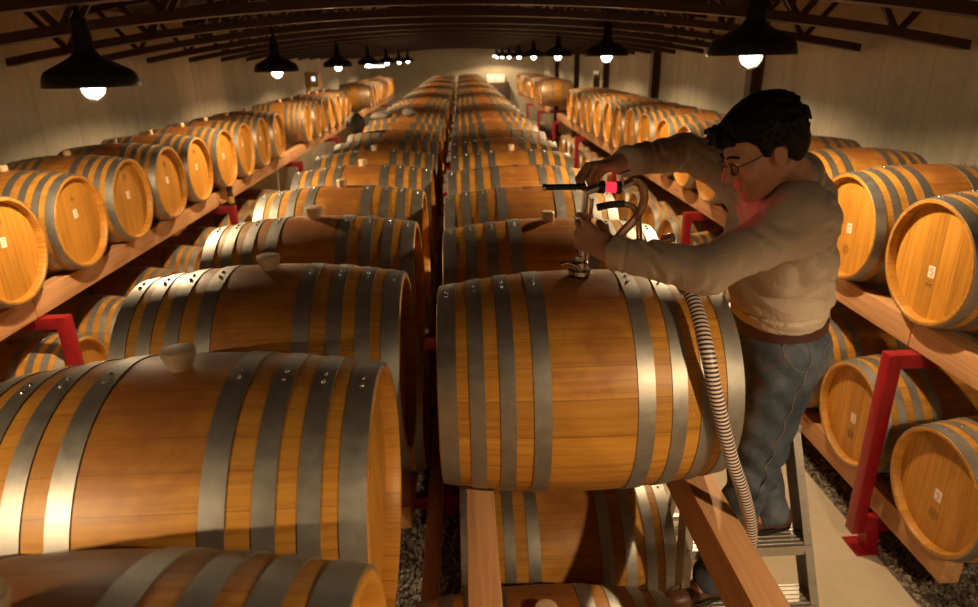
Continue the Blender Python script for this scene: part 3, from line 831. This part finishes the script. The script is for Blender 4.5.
def make_man():
    B = Field((.18, 1.40, .80), (1.25, 2.22, 2.56), .0043)
    HB = HeadField(B)
    # trunk and limbs under the clothes
    B.chain([(c, a - .016, b - .016) for c, a, b in TORSO], .03)
    B.cone(LSH, RSH, .052, .052, .03)
    for sh, el, wr in ((LSH, LEL, LWR), (RSH, REL, RWR)):
        B.cone(sh, el, .050, .040, .02); B.cone(el, wr, .040, .027, .015)
    B.cone((.925, 1.70, 1.78), LKN, .080, .054, .03); B.cone(LKN, LAN, .052, .036, .02)
    B.cone((.94, 1.87, 1.78), RKN, .080, .054, .03); B.cone(RKN, RAN, .052, .036, .02)
    for an, toe in ((LAN, LTOE), (RAN, RTOE)):
        B.cone(an, (an[0] * .6 + toe[0] * .4, an[1] * .6 + toe[1] * .4, toe[2] + .035), .034, .026, .02)
    # neck and head
    B.cone(NECK, hd(-.030, 0, -.055), .060, .054, .02)
    HB.ell(hd(-.012, 0, .028), HR, (.097, .074, .088), .01)
    HB.ell(hd(.030, 0, -.045), HR, (.060, .058, .080), .03)
    for sy in (-1, 1):
        HB.cone(hd(-.015, sy * .052, -.062), hd(.055, sy * .022, -.108), .020, .018, .022)
        HB.ell(hd(.058, sy * .040, -.038), HR, (.026, .024, .024), .02)
        HB.cone(hd(.079, sy * .012, .012), hd(.066, sy * .046, .010), .0125, .011, .012)
    HB.ell(hd(.072, 0, -.110), HR, (.022, .024, .019), .016)
    HB.cone(hd(.084, 0, .006), hd(.112, 0, -.036), .0085, .0125, .008)
    for sy in (-1, 1):
        HB.ell(hd(.094, sy * .014, -.042), HR, (.014, .009, .009), .006)
        HB.ell(hd(.088, sy * .032, -.008), HR, (.016, .017, .012), .008, 'sub')
        HB.ell(hd(.073, sy * .031, -.008), HR, (.0125, .0125, .0125), .001)
        HB.cone(hd(.079, sy * .020, -.001), hd(.074, sy * .044, -.003), .0045, .0035, .004)
    HB.cone(hd(.089, -.018, -.070), hd(.089, .018, -.070), .0068, .0068, .006)
    HB.cone(hd(.087, -.016, -.082), hd(.087, .016, -.082), .0075, .0075, .006)
    HB.cone(hd(.101, -.020, -.0763), hd(.101, .020, -.0763), .0030, .0030, .002, 'sub')
    for sy in (-1, 1):      # ears
        HB.ell(hd(-.010, sy * .078, -.022), np.stack([HF * .95 + HU * .3, HLt, HU * .95 - HF * .3]), (.019, .009, .031), .005)
        HB.ell(hd(-.006, sy * .087, -.018), HR, (.009, .007, .016), .003, 'sub')
    # left hand closes on the upright tube, right hand lies over the flashlight
    g = [(30, 58, 40), (44, 62, 42), (52, 64, 44), (58, 62, 46)]
    hand(B, LWR, (-.66, .62, .36), (-.62, -.74, .20), g, LSIDE, [((.74, .34, -.58), .042), ((.86, .02, -.50), .033)])
    g2 = [(40, 66, 44), (44, 66, 46), (46, 64, 46), (44, 60, 46)]
    hand(B, RWR, (-.86, -.46, -.06), (-.12, .02, .98), g2, RSIDE, [((.60, .42, -.55), .042), ((.80, -.05, -.55), .033)])
    body = mesh_obj('person', B.mesh('person'), M['skin'])
    tag(body, 'man in tan sweater, jeans and glasses on a stepladder, leaning over an oak barrel', 'person')
    body['clothing'] = 'sweater, jeans'

    # sweater
    S = Field((.30, 1.38, 1.74), (1.20, 2.26, 2.46), .0055)
    S.chain(TORSO, .04)
    S.cone(LSH, RSH, .056, .056, .06)
    S.cone((.90, 1.70, 2.235), (.885, 1.70, 2.262), .085, .076, .03)
    S.cone(LSH, LEL, .066, .055, .08); S.cone(LEL, (.387, 1.630, 2.113), .058, .041, .02)
    S.cone(RSH, REL, .066, .056, .08); S.cone(REL, (.470, 1.898, 2.306), .058, .041, .02)
    sl = tuple(slice(0, n) for n in S.n)
    ax = [S.lo[k] + S.h * np.arange(S.n[k]) for k in range(3)]
    X, Y, Z = np.meshgrid(*ax, indexing='ij', sparse=True)
    # folds: gathered rings along the sleeves, slanting drapes on the trunk
    arm = 1 / (1 + np.exp((X - .62) / .03)); arm2 = 1 / (1 + np.exp(-(Y - 1.93) / .02)); A = np.clip(arm + arm2, 0, 1)
    rid = lambda q: 1 - 2 * np.abs(np.sin(q))
    n1 = np.sin(X * 33 + Y * 27 + 1.1 * np.sin(Z * 29)) ; n2 = np.sin(Z * 41 - Y * 23 + 1.3 * np.sin(X * 26))
    wr = rid((X * .95 + Y * .25 + Z * .2) * 66 + .9 * n2 + .7 * n1) * (.0030 + .0022 * n2)
    wr = wr + np.sin((X + Z * .4) * 170 + 2.0 * n2 + 1.5 * n1) * .0011
    t1 = rid((Z * .90 + X * .42 - .22 * Y) * 42 + 1.1 * n1 + .8 * n2) * (.0034 + .0030 * n1)
    t2 = rid((Z * .75 - X * .60 + .30 * Y) * 30 + 1.2 * n2) * (.0028 + .0026 * n2)
    S.a += (wr * A + (t1 + t2) * (1 - A) * (.25 + .75 * np.clip((Z - 1.90) / .08, 0, 1))).astype(np.float32)
    def band(dist, w):      # ribbed band standing slightly proud of the cloth next to an edge
        return np.where((dist > -w) & (dist < 0), -.0022, 0) + np.where((dist > -w - .009) & (dist <= -w), .0035, 0)
    hemz = 1.862
    ht = .10
    hn = unit((.12, 0, -1)); dh = (X - .93) * hn[0] + (Z - hemz) * hn[2]; S.a += band(dh + 0 * Y, .045).astype(np.float32)
    S.half((.93, 1.79, hemz), hn)
    wl = unit(np.array(LWR) - np.array(LEL)); S_w = np.array(LWR) - wl * .006
    d = (X - S_w[0]) * wl[0] + (Y - S_w[1]) * wl[1] + (Z - S_w[2]) * wl[2]
    S.a += np.where((X < .55) & (Y < 1.78), band(d, .045), 0).astype(np.float32)
    S.a = np.where((X < .55) & (Y < 1.78), np.maximum(S.a, d.astype(np.float32)), S.a)
    wl = unit(np.array(RWR) - np.array(REL)); S_w = np.array(RWR) + wl * .004
    d = (X - S_w[0]) * wl[0] + (Y - S_w[1]) * wl[1] + (Z - S_w[2]) * wl[2]
    S.a += np.where((X < .62) & (Y > 1.78), band(d, .045), 0).astype(np.float32)
    S.a = np.where((X < .62) & (Y > 1.78), np.maximum(S.a, d.astype(np.float32)), S.a)
    swt = mesh_obj('sweater', S.mesh('sweater'), M['sweater'], body)
    ax_ = unit(hd(-.03, 0, -.055) - np.array(NECK)); e1 = unit(np.cross(ax_, (0, 1, 0))); e2 = np.cross(ax_, e1); cc = np.array(NECK) + ax_ * .022
    tube('collar', [cc + e1 * .070 * math.cos(t) + e2 * .072 * math.sin(t) for t in [2 * PI * k / 16 for k in range(17)]], .0105, 10, 4, M['sweater'], swt)

    # jeans
    J = Field((.66, 1.55, .84), (1.20, 2.12, 1.96), .0055)
    J.chain([((.930, 1.79, 1.900), .121, .160), ((.932, 1.79, 1.79), .126, .168), ((.932, 1.79, 1.74), .122, .164)], .03)
    for hip, kn, an, r2 in (((.930, 1.705, 1.755), LKN, LAN, .058), ((.945, 1.872, 1.755), RKN, RAN, .056)):
        J.cone(hip, kn, .098, .069, .03); J.cone(kn, (an[0], an[1], an[2] - .012), .067, r2, .025)
    J.ell((.972, 1.725, 1.775), np.eye(3), (.082, .082, .095), .04); J.ell((.972, 1.855, 1.775), np.eye(3), (.082, .082, .095), .04)
    ax = [J.lo[k] + J.h * np.arange(J.n[k]) for k in range(3)]
    X, Y, Z = np.meshgrid(*ax, indexing='ij', sparse=True)
    J.a += (np.sin((Z * .9 + X * .45) * 75 + 2 * np.sin(X * 30 + Y * 22)) * (.0024 + .004 * np.exp(-((Z - 1.38) / .10) ** 2) + .004 * np.exp(-((Z - 1.02) / .06) ** 2))).astype(np.float32)
    J.half((.93, 0, 1.874), unit((-.12, 0, 1)))
    J.a = np.where(Y < 1.80, np.maximum(J.a, (LAN[2] - .036 - Z).astype(np.float32)), np.maximum(J.a, (RAN[2] - .024 - Z).astype(np.float32)))
    jeans = mesh_obj('jeans', J.mesh('jeans'), M['denim'], body)
    # side seam of the near leg
    from mathutils.bvhtree import BVHTree
    bv = BVHTree.FromPolygons([v.co for v in jeans.data.vertices], [tuple(p.vertices) for p in jeans.data.polygons])
    def on_cloth(name, P, r, n=10):
        pts = []
        for p in catmull(P, n):
            q, nn, _, _ = bv.find_nearest(p); pts.append(q + nn * .0005)
        tube(name, pts, r, 8, 0, M['thread'], jeans)
    on_cloth('seam', [(.950, 1.60, 1.85), (.945, 1.59, 1.75), (.92, 1.58, 1.62), (.890, 1.59, 1.48), (.880, 1.60, 1.38), (.850, 1.62, 1.22), (.815, 1.64, 1.05), (.795, 1.65, .93)], .0022, 14)
    on_cloth('pocket_stitching', [(.860, 1.60, 1.855), (.875, 1.60, 1.80), (.905, 1.59, 1.765), (.940, 1.59, 1.755)], .0018)
    on_cloth('pocket_stitching', [(1.0, 1.61, 1.82), (1.005, 1.60, 1.70), (1.04, 1.66, 1.68), (1.08, 1.75, 1.70)], .0018)
    on_cloth('pocket_stitching', [(1.0, 1.61, 1.82), (1.03, 1.65, 1.825), (1.06, 1.72, 1.83)], .0018)
    # belt
    bm = bmesh.new(); n = 48; rows = []
    for k in range(n):
        t = 2 * PI * k / n; c, s_ = math.cos(t), math.sin(t)
        rows.append([bm.verts.new((.929 + c * (.1275 + o), 1.79 + s_ * (.167 + o), z + .034 + .016 * c)) for o, z in ((0, 1.802), (.004, 1.802), (.004, 1.838), (0, 1.838))])
    for k in range(n):
        A_, B_ = rows[k], rows[(k + 1) % n]
        for j in range(4): bm.faces.new((A_[j], A_[(j + 1) % 4], B_[(j + 1) % 4], B_[j]))
    mesh_obj('belt', bm_mesh(bm, 'belt'), M['leather'], body)
    # hair
    Hh = Field(HC - .19, HC + .19, .0040); HH = HeadField(Hh)
    HH.ell(hd(-.020, 0, .036), HR, (.108, .088, .091), .02)
    HH.ell(hd(.012, 0, .060), HR, (.090, .066, .046), .03)
    HH.ell(hd(-.058, 0, -.010), HR, (.068, .078, .078), .02)
    rng = np.random.default_rng(5)
    for _ in range(420):     # tousled curls
        v = rng.normal(size=3); v /= np.linalg.norm(v)
        if v[2] < -.55: continue
        p = np.array([-.024, 0, .030]) + v * np.array([.112, .090, .094]) * (1 - .03 * rng.random())
        w = rng.normal(size=3); w -= v * (w @ v); w /= np.linalg.norm(w); L = .008 + .010 * rng.random()
        a_, b_ = p - w * L, p + w * L + v * .009 * rng.random()
        HH.cone(hd(*a_), hd(*b_), .0075, .0025, .002)
    for _ in range(90):     # forelock
        p = np.array([.070 + .026 * rng.random(), rng.uniform(-.055, .055), .052 + .040 * rng.random()]); w = rng.normal(size=3); w /= np.linalg.norm(w)
        HH.cone(hd(*(p - w * .012)), hd(*(p + w * .012)), .0085, .003, .003)
    sl, P = Hh.sub(HC - .3, HC + .3); v = (P - HC) @ HR.T / HS
    x, y, z = v[..., 0], v[..., 1], v[..., 2]
    line = np.interp(x, [-.20, -.060, -.040, -.033, -.028, .006, .010, .024, .032, .050, .075, .10, .13], [-.088, -.088, -.070, -.040, .004, .006, -.022, -.018, .018, .042, .050, .046, .044])
    line = line + .005 * np.sin(y * 150 + x * 90) + .004 * np.sin(y * 290 + x * 210 + 1)
    Hh.a = np.maximum(Hh.a, ((line - z) * .6 * HS).astype(np.float32))
    mesh_obj('hair', Hh.mesh('hair'), M['hair'], body)
    # eyes
    for sy in (-1, 1):
        bm = bmesh.new(); bmesh.ops.create_uvsphere(bm, u_segments=16, v_segments=12, radius=.0112, matrix=Matrix.Translation(hd(.0752, sy * .031, -.008)))
        e = mesh_obj('eye', bm_mesh(bm, 'eye'), M['eyewhite'], body)
        bm = bmesh.new(); bmesh.ops.create_uvsphere(bm, u_segments=12, v_segments=8, radius=.0055, matrix=Matrix.Translation(hd(.0820, sy * .031, -.010)))
        mesh_obj('iris', bm_mesh(bm, 'iris'), M['hair'], e)
        tube('eyebrow', [hd(.094, sy * .012, .014), hd(.091, sy * .030, .019), hd(.078, sy * .049, .012)], .0030, 8, 6, M['hair'], body)
    # glasses
    gl = empty('eyeglasses', (0, 0, 0)); gl.parent = body
    for sy in (-1, 1):
        ring = [hd(.098 - .006 * math.cos(t) ** 2 - abs(math.cos(t) * .0), sy * (.033 + .023 * math.cos(t)), -.012 + .016 * math.sin(t)) for t in [2 * PI * k / 20 for k in range(21)]]
        tube('rim', ring, .0016, 6, 2, M['black'], gl)
        tube('temple', [hd(.092, sy * .056, -.006), hd(.050, sy * .074, -.004), hd(-.008, sy * .086, .004), hd(-.030, sy * .083, -.020)], .0019, 6, 6, M['black'], gl)
    tube('bridge', [hd(.100, -.010, -.008), hd(.108, 0, -.004), hd(.100, .010, -.008)], .0015, 6, 6, M['black'], gl)
    # shoes
    for an, toe, heel in ((LAN, LTOE, LHEEL), (RAN, RTOE, RHEEL)):
        t = np.array(toe); h_ = np.array(heel); f = unit(t - h_); sd = np.cross((0, 0, 1), f); L = np.linalg.norm(t - h_); z0 = t[2]
        Q = Field(np.minimum(t, h_) - .09, np.maximum(t, h_) + np.array((.09, .09, .16)), .0045)
        Q.cone(h_ + f * .04 + np.array((0, 0, .042)), t - f * .065 + np.array((0, 0, .022)), .037, .030, .02)
        Q.ell(t - f * .052 + np.array((0, 0, .028)), np.stack([f, sd, (0, 0, 1)]), (.056, .042, .030), .02)
        Q.cone(h_ + f * .055 + np.array((0, 0, .05)), (an[0], an[1], z0 + .098), .040, .036, .02)
        Q.half((0, 0, z0 + .012), (0, 0, -1)); Q.half((0, 0, z0 + .10), (0, 0, 1))
        sh = mesh_obj('shoe', Q.mesh('shoe'), M['leather_brown'], body)
        bm = bmesh.new(); n = 28; top = []
        for k in range(n):
            a = 2 * PI * k / n; cx = math.cos(a); sx = math.sin(a)
            p = (t + h_) / 2 + f * (L / 2 - .002) * math.copysign(abs(cx) ** .7, cx) + sd * (.040 - .006 * (cx < 0)) * math.copysign(abs(sx) ** .8, sx)
            top.append((bm.verts.new((p[0], p[1], z0)), bm.verts.new((p[0], p[1], z0 + .020))))
        for k in range(n):
            a, b = top[k], top[(k + 1) % n]; bm.faces.new((a[0], b[0], b[1], a[1]))
        bm.faces.new([a[0] for a in top]); bm.faces.new([a[1] for a in top])
        mesh_obj('sole', bm_mesh(bm, 'sole'), M['black'], sh)
    # wedding ring on the left hand
    return body

LKN, LAN = (.885, 1.705, 1.35), (.800, 1.735, .915)
RKN, RAN = (.955, 1.930, 1.43), (1.030, 1.825, 1.115)
LTOE, LHEEL = (.640, 1.690, .832), (.885, 1.752, .832)
RTOE, RHEEL = (.885, 1.815, 1.030), (1.112, 1.835, 1.030)
LSIDE, RSIDE = 1, 1
def skin_mat():
    t = NT('skin'); v = t.obj(); f = t.noise(v, 22, 4)
    c = t.ramp(f, [(0.3, (0.42, 0.21, 0.13)), (0.7, (0.52, 0.28, 0.18))])
    t.b.inputs['Subsurface Weight'].default_value = 0.05; t.b.inputs['Subsurface Radius'].default_value = (.01, .004, .002)
    return t.set(c, 0.5, 0.0, 0.35)
M['skin'] = skin_mat()
def knit():
    t = NT('sweater_knit'); v = t.obj(); f = t.noise(v, 9, 4); q = t.noise(v, 260, 2)
    c = t.ramp(f, [(0.3, (0.48, 0.395, 0.315)), (0.7, (0.58, 0.485, 0.395))])
    w_ = t.noise(t.mapping(v, (1, 1, 1.6)), 16, 3, 0.5, 1.4); hh = t.math('ADD', t.math('MULTIPLY', t.math('ABSOLUTE', t.math('SUBTRACT', w_, 0.5)), 6.0), t.math('MULTIPLY', q, 0.25))
    t.bump(hh, 0.25, 0.006); t.b.inputs['Sheen Weight'].default_value = 0.15
    return t.set(c, 0.9, 0.0, 0.2)
M['sweater'] = knit()
def denim():
    t = NT('denim'); v = t.obj(); f = t.noise(v, 7, 4, 0.6); q = t.noise(v, 300, 2)
    x, y, z = t.sep(v)
    c = t.ramp(t.math('ADD', t.math('MULTIPLY', f, 0.75), t.math('MULTIPLY', q, 0.25)), [(0.32, (0.022, 0.032, 0.050)), (0.5, (0.060, 0.080, 0.110)), (0.72, (0.17, 0.205, 0.25))])
    st = t.ramp(t.noise(v, 11, 3, 0.6, 0.6), [(0.64, (0, 0, 0)), (0.74, (1, 1, 1))])
    c = t.mix(t.math('MULTIPLY', st, 0.45), c, (0.22, 0.07, 0.08))
    t.bump(q, 0.2, 0.002)
    return t.set(c, 0.85, 0.0, 0.2)
M['denim'] = denim()
M['thread'] = plain('orange_thread', (0.13, 0.105, 0.085), 0.8)
M['leather'] = plain('belt_leather', (0.055, 0.018, 0.014), 0.45)
M['leather_brown'] = plain('shoe_leather', (0.10, 0.040, 0.022), 0.45, var=0.25)
M['hair'] = plain('dark_hair', (0.0045, 0.0028, 0.0022), 0.65, var=0.4, scale=60, spec=0.2)
M['eyewhite'] = plain('eye_white', (0.6, 0.52, 0.46), 0.3)
make_man()

# ------------------------------------------------------------------ stepladder
def make_ladder():
    t = empty('stepladder', (.93, 1.70, 0), 0, 'grey aluminium stepladder the man stands on, in the right aisle', 'ladder')
    def fp(sx, z):    # point on a front rail, local
        return Vector((sx * (.315 - .095 * z), -.26 + .345 * z, z))
    for sx in (-1, 1):
        bm = bmesh.new()
        p, q = fp(sx, .02), fp(sx, 1.40); d = (q - p).normalized(); nn = Vector((1, 0, 0))
        obox(bm, p, q, .006, .075, up=(0, -1, .345), bev=.001)
        for o in (-.036, .036):
            oo = Vector((-sx * .012, o * .945, -o * .326))
            obox(bm, p + oo, q + oo, .028, .005, up=(0, -1, .345))
        mesh_obj('rail', bm_mesh(bm, 'rail', smooth=False), M['alu'], t)
        bm = bmesh.new(); obox(bm, (sx * .152, .26, 1.375), (sx * .152, .68, .02), .022, .034, up=(0, 1, 0), bev=.002)
        mesh_obj('rear_leg', bm_mesh(bm, 'rear_leg', smooth=False), M['alu'], t)
        for p in (fp(sx, 0.0), Vector((sx * .152, .685, 0))):
            bm = bmesh.new(); add_box(bm, (p.x - .02, p.y - .045, 0), (p.x + .02, p.y + .045, .03), .004)
            mesh_obj('rubber_foot', bm_mesh(bm, 'rubber_foot', smooth=False), M['black'], t)
    for k in range(5):
        z = .185 + .2105 * k - .012; z = [.182, .392, .602, .812, 1.010, 1.215][k]
        w = .315 - .095 * z - .006; y = -.26 + .345 * z
        bm = bmesh.new(); add_box(bm, (-w, y - .042, z), (w, y + .055, z + .006)); add_box(bm, (-w, y - .045, z - .032), (w, y - .040, z + .006)); add_box(bm, (-w, y + .052, z - .028), (w, y + .057, z + .006))
        for j in range(5): add_box(bm, (-w, y - .030 + .019 * j, z + .005), (w, y - .024 + .019 * j, z + .0085))
        mesh_obj('step', bm_mesh(bm, 'step', smooth=False), M['alu'], t)
    mesh_obj('top_cap', box_mesh('top_cap', (-.185, .165, 1.385), (.185, .28, 1.412), .008), M['alu'], t)
    bm = bmesh.new(); obox(bm, (-.16, .42, .85), (.16, .42, .85), .02, .02); obox(bm, (-.16, .58, .35), (.16, .58, .35), .02, .02)
    mesh_obj('rear_brace', bm_mesh(bm, 'rear_brace', smooth=False), M['alu'], t)
make_ladder()

# ------------------------------------------------------------------ tool, flashlight and hoses
def make_tool():
    t = empty('wine_transfer_wand', (.328, 1.80, 1.998), 0, 'polished steel transfer tube with red sight glass standing in the bung hole', 'tool')
    def cyl(nm, p, q, r, m, n=20): tube(nm, [p, q], r, n, 0, m, t)
    cyl('tube', (0, 0, -.16), (.010, 0, .245), .0095, M['chrome']); cyl('side_tube', (.019, -.004, .045), (.028, -.004, .225), .0055, M['chrome'])
    bm = bmesh.new(); revolve(bm, [(-.006, .020), (.004, .034), (.016, .034), (.020, .022), (.040, .024), (.046, .016), (.058, .014)], 'Z', 24); mesh_obj('bung_fitting', bm_mesh(bm, 'bung_fitting'), M['chrome'], t)
    tube('clamp_lever', [(-.010, -.02, .030), (-.040, -.024, .045), (-.058, -.022, .040)], .006, 10, 6, M['chrome'], t)
    cyl('elbow', (.010, 0, .245), (.052, 0, .258), .0125, M['chrome'])
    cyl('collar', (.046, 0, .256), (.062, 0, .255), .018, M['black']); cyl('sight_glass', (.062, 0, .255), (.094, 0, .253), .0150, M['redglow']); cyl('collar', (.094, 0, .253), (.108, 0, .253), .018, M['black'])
    cyl('hose_tail', (.108, 0, .253), (.140, 0, .270), .012, M['chrome'])
    tube('valve_lever', [(.112, -.012, .262), (.105, -.014, .290), (.128, -.014, .300)], .005, 8, 6, M['chrome'], t)
    ld = bpy.data.lights.new('sight_glass_light', 'SPOT'); ld.energy = RED_W; ld.color = (1.0, .02, .05); ld.shadow_soft_size = .010
    ld.spot_size = math.radians(56); ld.spot_blend = .6
    lo = bpy.data.objects.new('sight_glass_light', ld); COL.objects.link(lo); lo.parent = t; lo.location = (.116, -.026, .268)
    lo.rotation_euler = Vector((.26, -.14, -.03)).to_track_quat('-Z', 'Y').to_euler()
RED_W = .9
make_tool()
fl = empty('flashlight', (.22, 1.800, 2.257), 0, 'slim black flashlight under the right hand of the man', 'flashlight')
tube('barrel_tube', [(0, 0, 0), (.118, 0, -.001)], .0085, 16, 0, M['black'], fl); tube('bezel', [(-.004, 0, 0), (.006, 0, 0)], .0100, 16, 0, M['chrome'], fl)
tag(tube('transfer_hose', [(.466, 1.800, 2.270), (.492, 1.798, 2.258), (.503, 1.796, 2.215), (.482, 1.790, 2.165), (.440, 1.778, 2.125), (.415, 1.768, 2.085), (.420, 1.765, 2.020)], .0125, 14, 8, M['hose']), 'thick clear hose looping from the red sight glass down behind the left hand', 'hose')
t = empty('drain_hose', (0, 0, 0), 0, 'thin tan hose with black end arching over the left sleeve', 'hose')
tube('rubber_sleeve', [(.372, 1.80, 2.196), (.410, 1.80, 2.203), (.448, 1.80, 2.204)], .0105, 14, 6, M['black'], t)
tube('tube', [(.448, 1.80, 2.204), (.476, 1.80, 2.192), (.490, 1.79, 2.150), (.500, 1.78, 2.080), (.540, 1.72, 2.03), (.590, 1.66, 2.005)], .0085, 14, 8, M['hose'], t)
tube('coupling', [(.548, 1.74, 2.112), (.570, 1.72, 2.124)], .0135, 16, 0, M['chrome'], t)
t = empty('ribbed_hose', (0, 0, 0), 0, 'ribbed hose with light and dark stripes hanging over the barrel end', 'hose')
hp = [(.592, 1.640, 2.006), (.600, 1.570, 1.965), (.606, 1.490, 1.885), (.622, 1.462, 1.80), (.648, 1.452, 1.706), (.690, 1.452, 1.58), (.740, 1.462, 1.46), (.788, 1.485, 1.31), (.800, 1.50, 1.15), (.805, 1.50, .90), (.800, 1.49, .50), (.81, 1.47, .20), (.86, 1.42, .05), (1.0, 1.2, .024), (1.1, .8, .024)]
tube('hose_body', hp, .0185, 16, 10, M['ribbed'], t)
tube('coupling', [(.590, 1.655, 2.010), (.594, 1.625, 1.998)], .0235, 16, 0, M['chrome'], t)
tag(tube('cord', [(.672, 1.97, 1.360), (.71, 1.93, 1.360), (.758, 1.91, 1.30), (.76, 1.93, 1.18), (.77, 2.05, 1.05), (.81, 2.2, .8), (.84, 2.35, .4), (.9, 2.5, .02)], .006, 8, 8, M['rag']), 'thin grey cord hanging from the beam under the worked barrel', 'cord')
tag(tube('floor_hose', [(.86, 3.0, .02), (1.05, 2.95, .02), (1.25, 3.1, .02), (1.35, 3.3, .02)], .018, 12, 8, M['rag']), 'dark hose lying across the aisle floor behind the ladder', 'hose')
tag(tube('floor_hose', [(.92, 2.92, .016), (1.02, 2.80, .016), (1.14, 2.74, .016), (1.20, 2.82, .016), (1.12, 2.92, .016), (1.0, 2.90, .016)], .014, 12, 8, M['hose']), 'pinkish hose curled on the aisle floor behind the ladder', 'hose')

# ------------------------------------------------------------------ small things farther back
def blob(name, c, r, seed, label, cat):
    F = Field(np.array(c) - max(r) * 1.5, np.array(c) + max(r) * 1.5, max(r) / 22)
    rng = np.random.default_rng(seed)
    F.ell(c, np.eye(3), r, 0)
    for _ in range(14):
        v = rng.normal(size=3); v /= np.linalg.norm(v); v[2] = abs(v[2]) * .8
        F.ell(np.array(c) + v * np.array(r) * .75, np.eye(3), np.array(r) * (.25 + .2 * rng.random()), max(r) * .2)
    o = mesh_obj(name, F.mesh(name), M['rag']); tag(o, label, cat)
    return o
blob('cloth_bundle', (-.98, 6.25, 2.04), (.085, .085, .095), 1, 'round grey cloth bundle on the left end of a barrel in the left middle row', 'bundle')
blob('cloth_bundle', (-.90, 7.55, 2.00), (.11, .09, .045), 2, 'flat dark cloth on the left middle row, behind the round grey bundle', 'cloth')
blob('cloth_bundle', (-.58, 7.55, 2.035), (.075, .07, .05), 3, 'small dark cloth on top of the left middle row, right of the flat cloth', 'cloth')
# bottle on a red bracket
b = empty('bottle', (-2.435, 6.85, 1.192), 0, 'small dark bottle with yellow label standing on a red bracket, left aisle', 'bottle')
bm = bmesh.new(); revolve(bm, [(0, .026), (.004, .030), (.115, .031), (.135, .026), (.15, .022)], 'Z', 24); mesh_obj('bottle_body', bm_mesh(bm, 'bottle_body'), plain('amber_glass', (.05, .03, .01), .15), b)
bm = bmesh.new(); revolve(bm, [(.15, .030), (.205, .030)], 'Z', 24); mesh_obj('cap', bm_mesh(bm, 'cap'), M['black'], b)
bm = bmesh.new(); revolve(bm, [(.03, .0318), (.10, .0318)], 'Z', 24, cap=False); mesh_obj('bottle_label', bm_mesh(bm, 'bottle_label'), plain('yellow_paper', (.45, .30, .05), .7), b)
# cabinet and boxes against the far wall
t = empty('storage_cabinet', (1.42, 28.2, 0), 0, 'dark cabinet against the far end wall under two white boxes', 'cabinet')
mesh_obj('carcass', box_mesh('carcass', (-.55, -.25, 0), (.55, .30, 1.60), .01), M['dark'], t)
for s in (-1, 1):
    d = mesh_obj('door', box_mesh('door', (s * .275 - .262, -.275, .06), (s * .275 + .262, -.252, 1.56), .006), M['dark'], t)
    mesh_obj('handle', box_mesh('handle', (s * .06 - .01, -.295, .75), (s * .06 + .01, -.276, .90), .003), M['chrome'], d)
for s, nm in ((-1, 'left'), (1, 'right')):
    o = empty('storage_box', (1.42 + s * .19, 28.15, 1.60), 0, 'white box on top of the dark cabinet, %s one of the two' % nm, 'box', 'white boxes at the far wall')
    mesh_obj('carton', box_mesh('carton', (-.175, -.15, 0), (.175, .15, .24), .006), M['white'], o); mesh_obj('lid', box_mesh('lid', (-.182, -.157, .24), (.182, .157, .31), .006), M['white'], o)
t = empty('wall_cabinet', (XL, 16.9, 1.99), 0, 'small tan wall box with a bluish lit panel, on the left wall', 'wall box')
mesh_obj('case', box_mesh('case', (0.001, -.25, 0), (.30, .25, .34), .01), plain('tan_wood', (.42, .22, .08), .5), t)
mesh_obj('lit_panel', box_mesh('lit_panel', (.16, -.262, .14), (.24, -.251, .24), .002), M['screen'], t)
struct('window_1', box_mesh('window_1', (XR - .03, 16.8, 1.72), (XR - .001, 17.5, 2.22), .0), M['glass'] if 'glass' in M else M['black'])
# ------------------------------------------------------------------ render settings and faint ambience
w = bpy.data.worlds.new('world'); sc.world = w; w.use_nodes = True
w.node_tree.nodes['Background'].inputs[0].default_value = (0.9, 0.6, 0.35, 1); w.node_tree.nodes['Background'].inputs[1].default_value = 0.0
sc.view_settings.view_transform = 'Standard'; sc.view_settings.look = 'None'
sc.view_settings.exposure = EXPO; sc.view_settings.gamma = 1.0
sc.view_settings.use_curve_mapping = False
sc.cycles.use_denoising = True
sc.cycles.max_bounces = 6; sc.cycles.transparent_max_bounces = 8
sc.cycles.sample_clamp_indirect = 4.0
sc.cycles.blur_glossy = 0.5
sc.cycles.caustics_reflective = False; sc.cycles.caustics_refractive = False
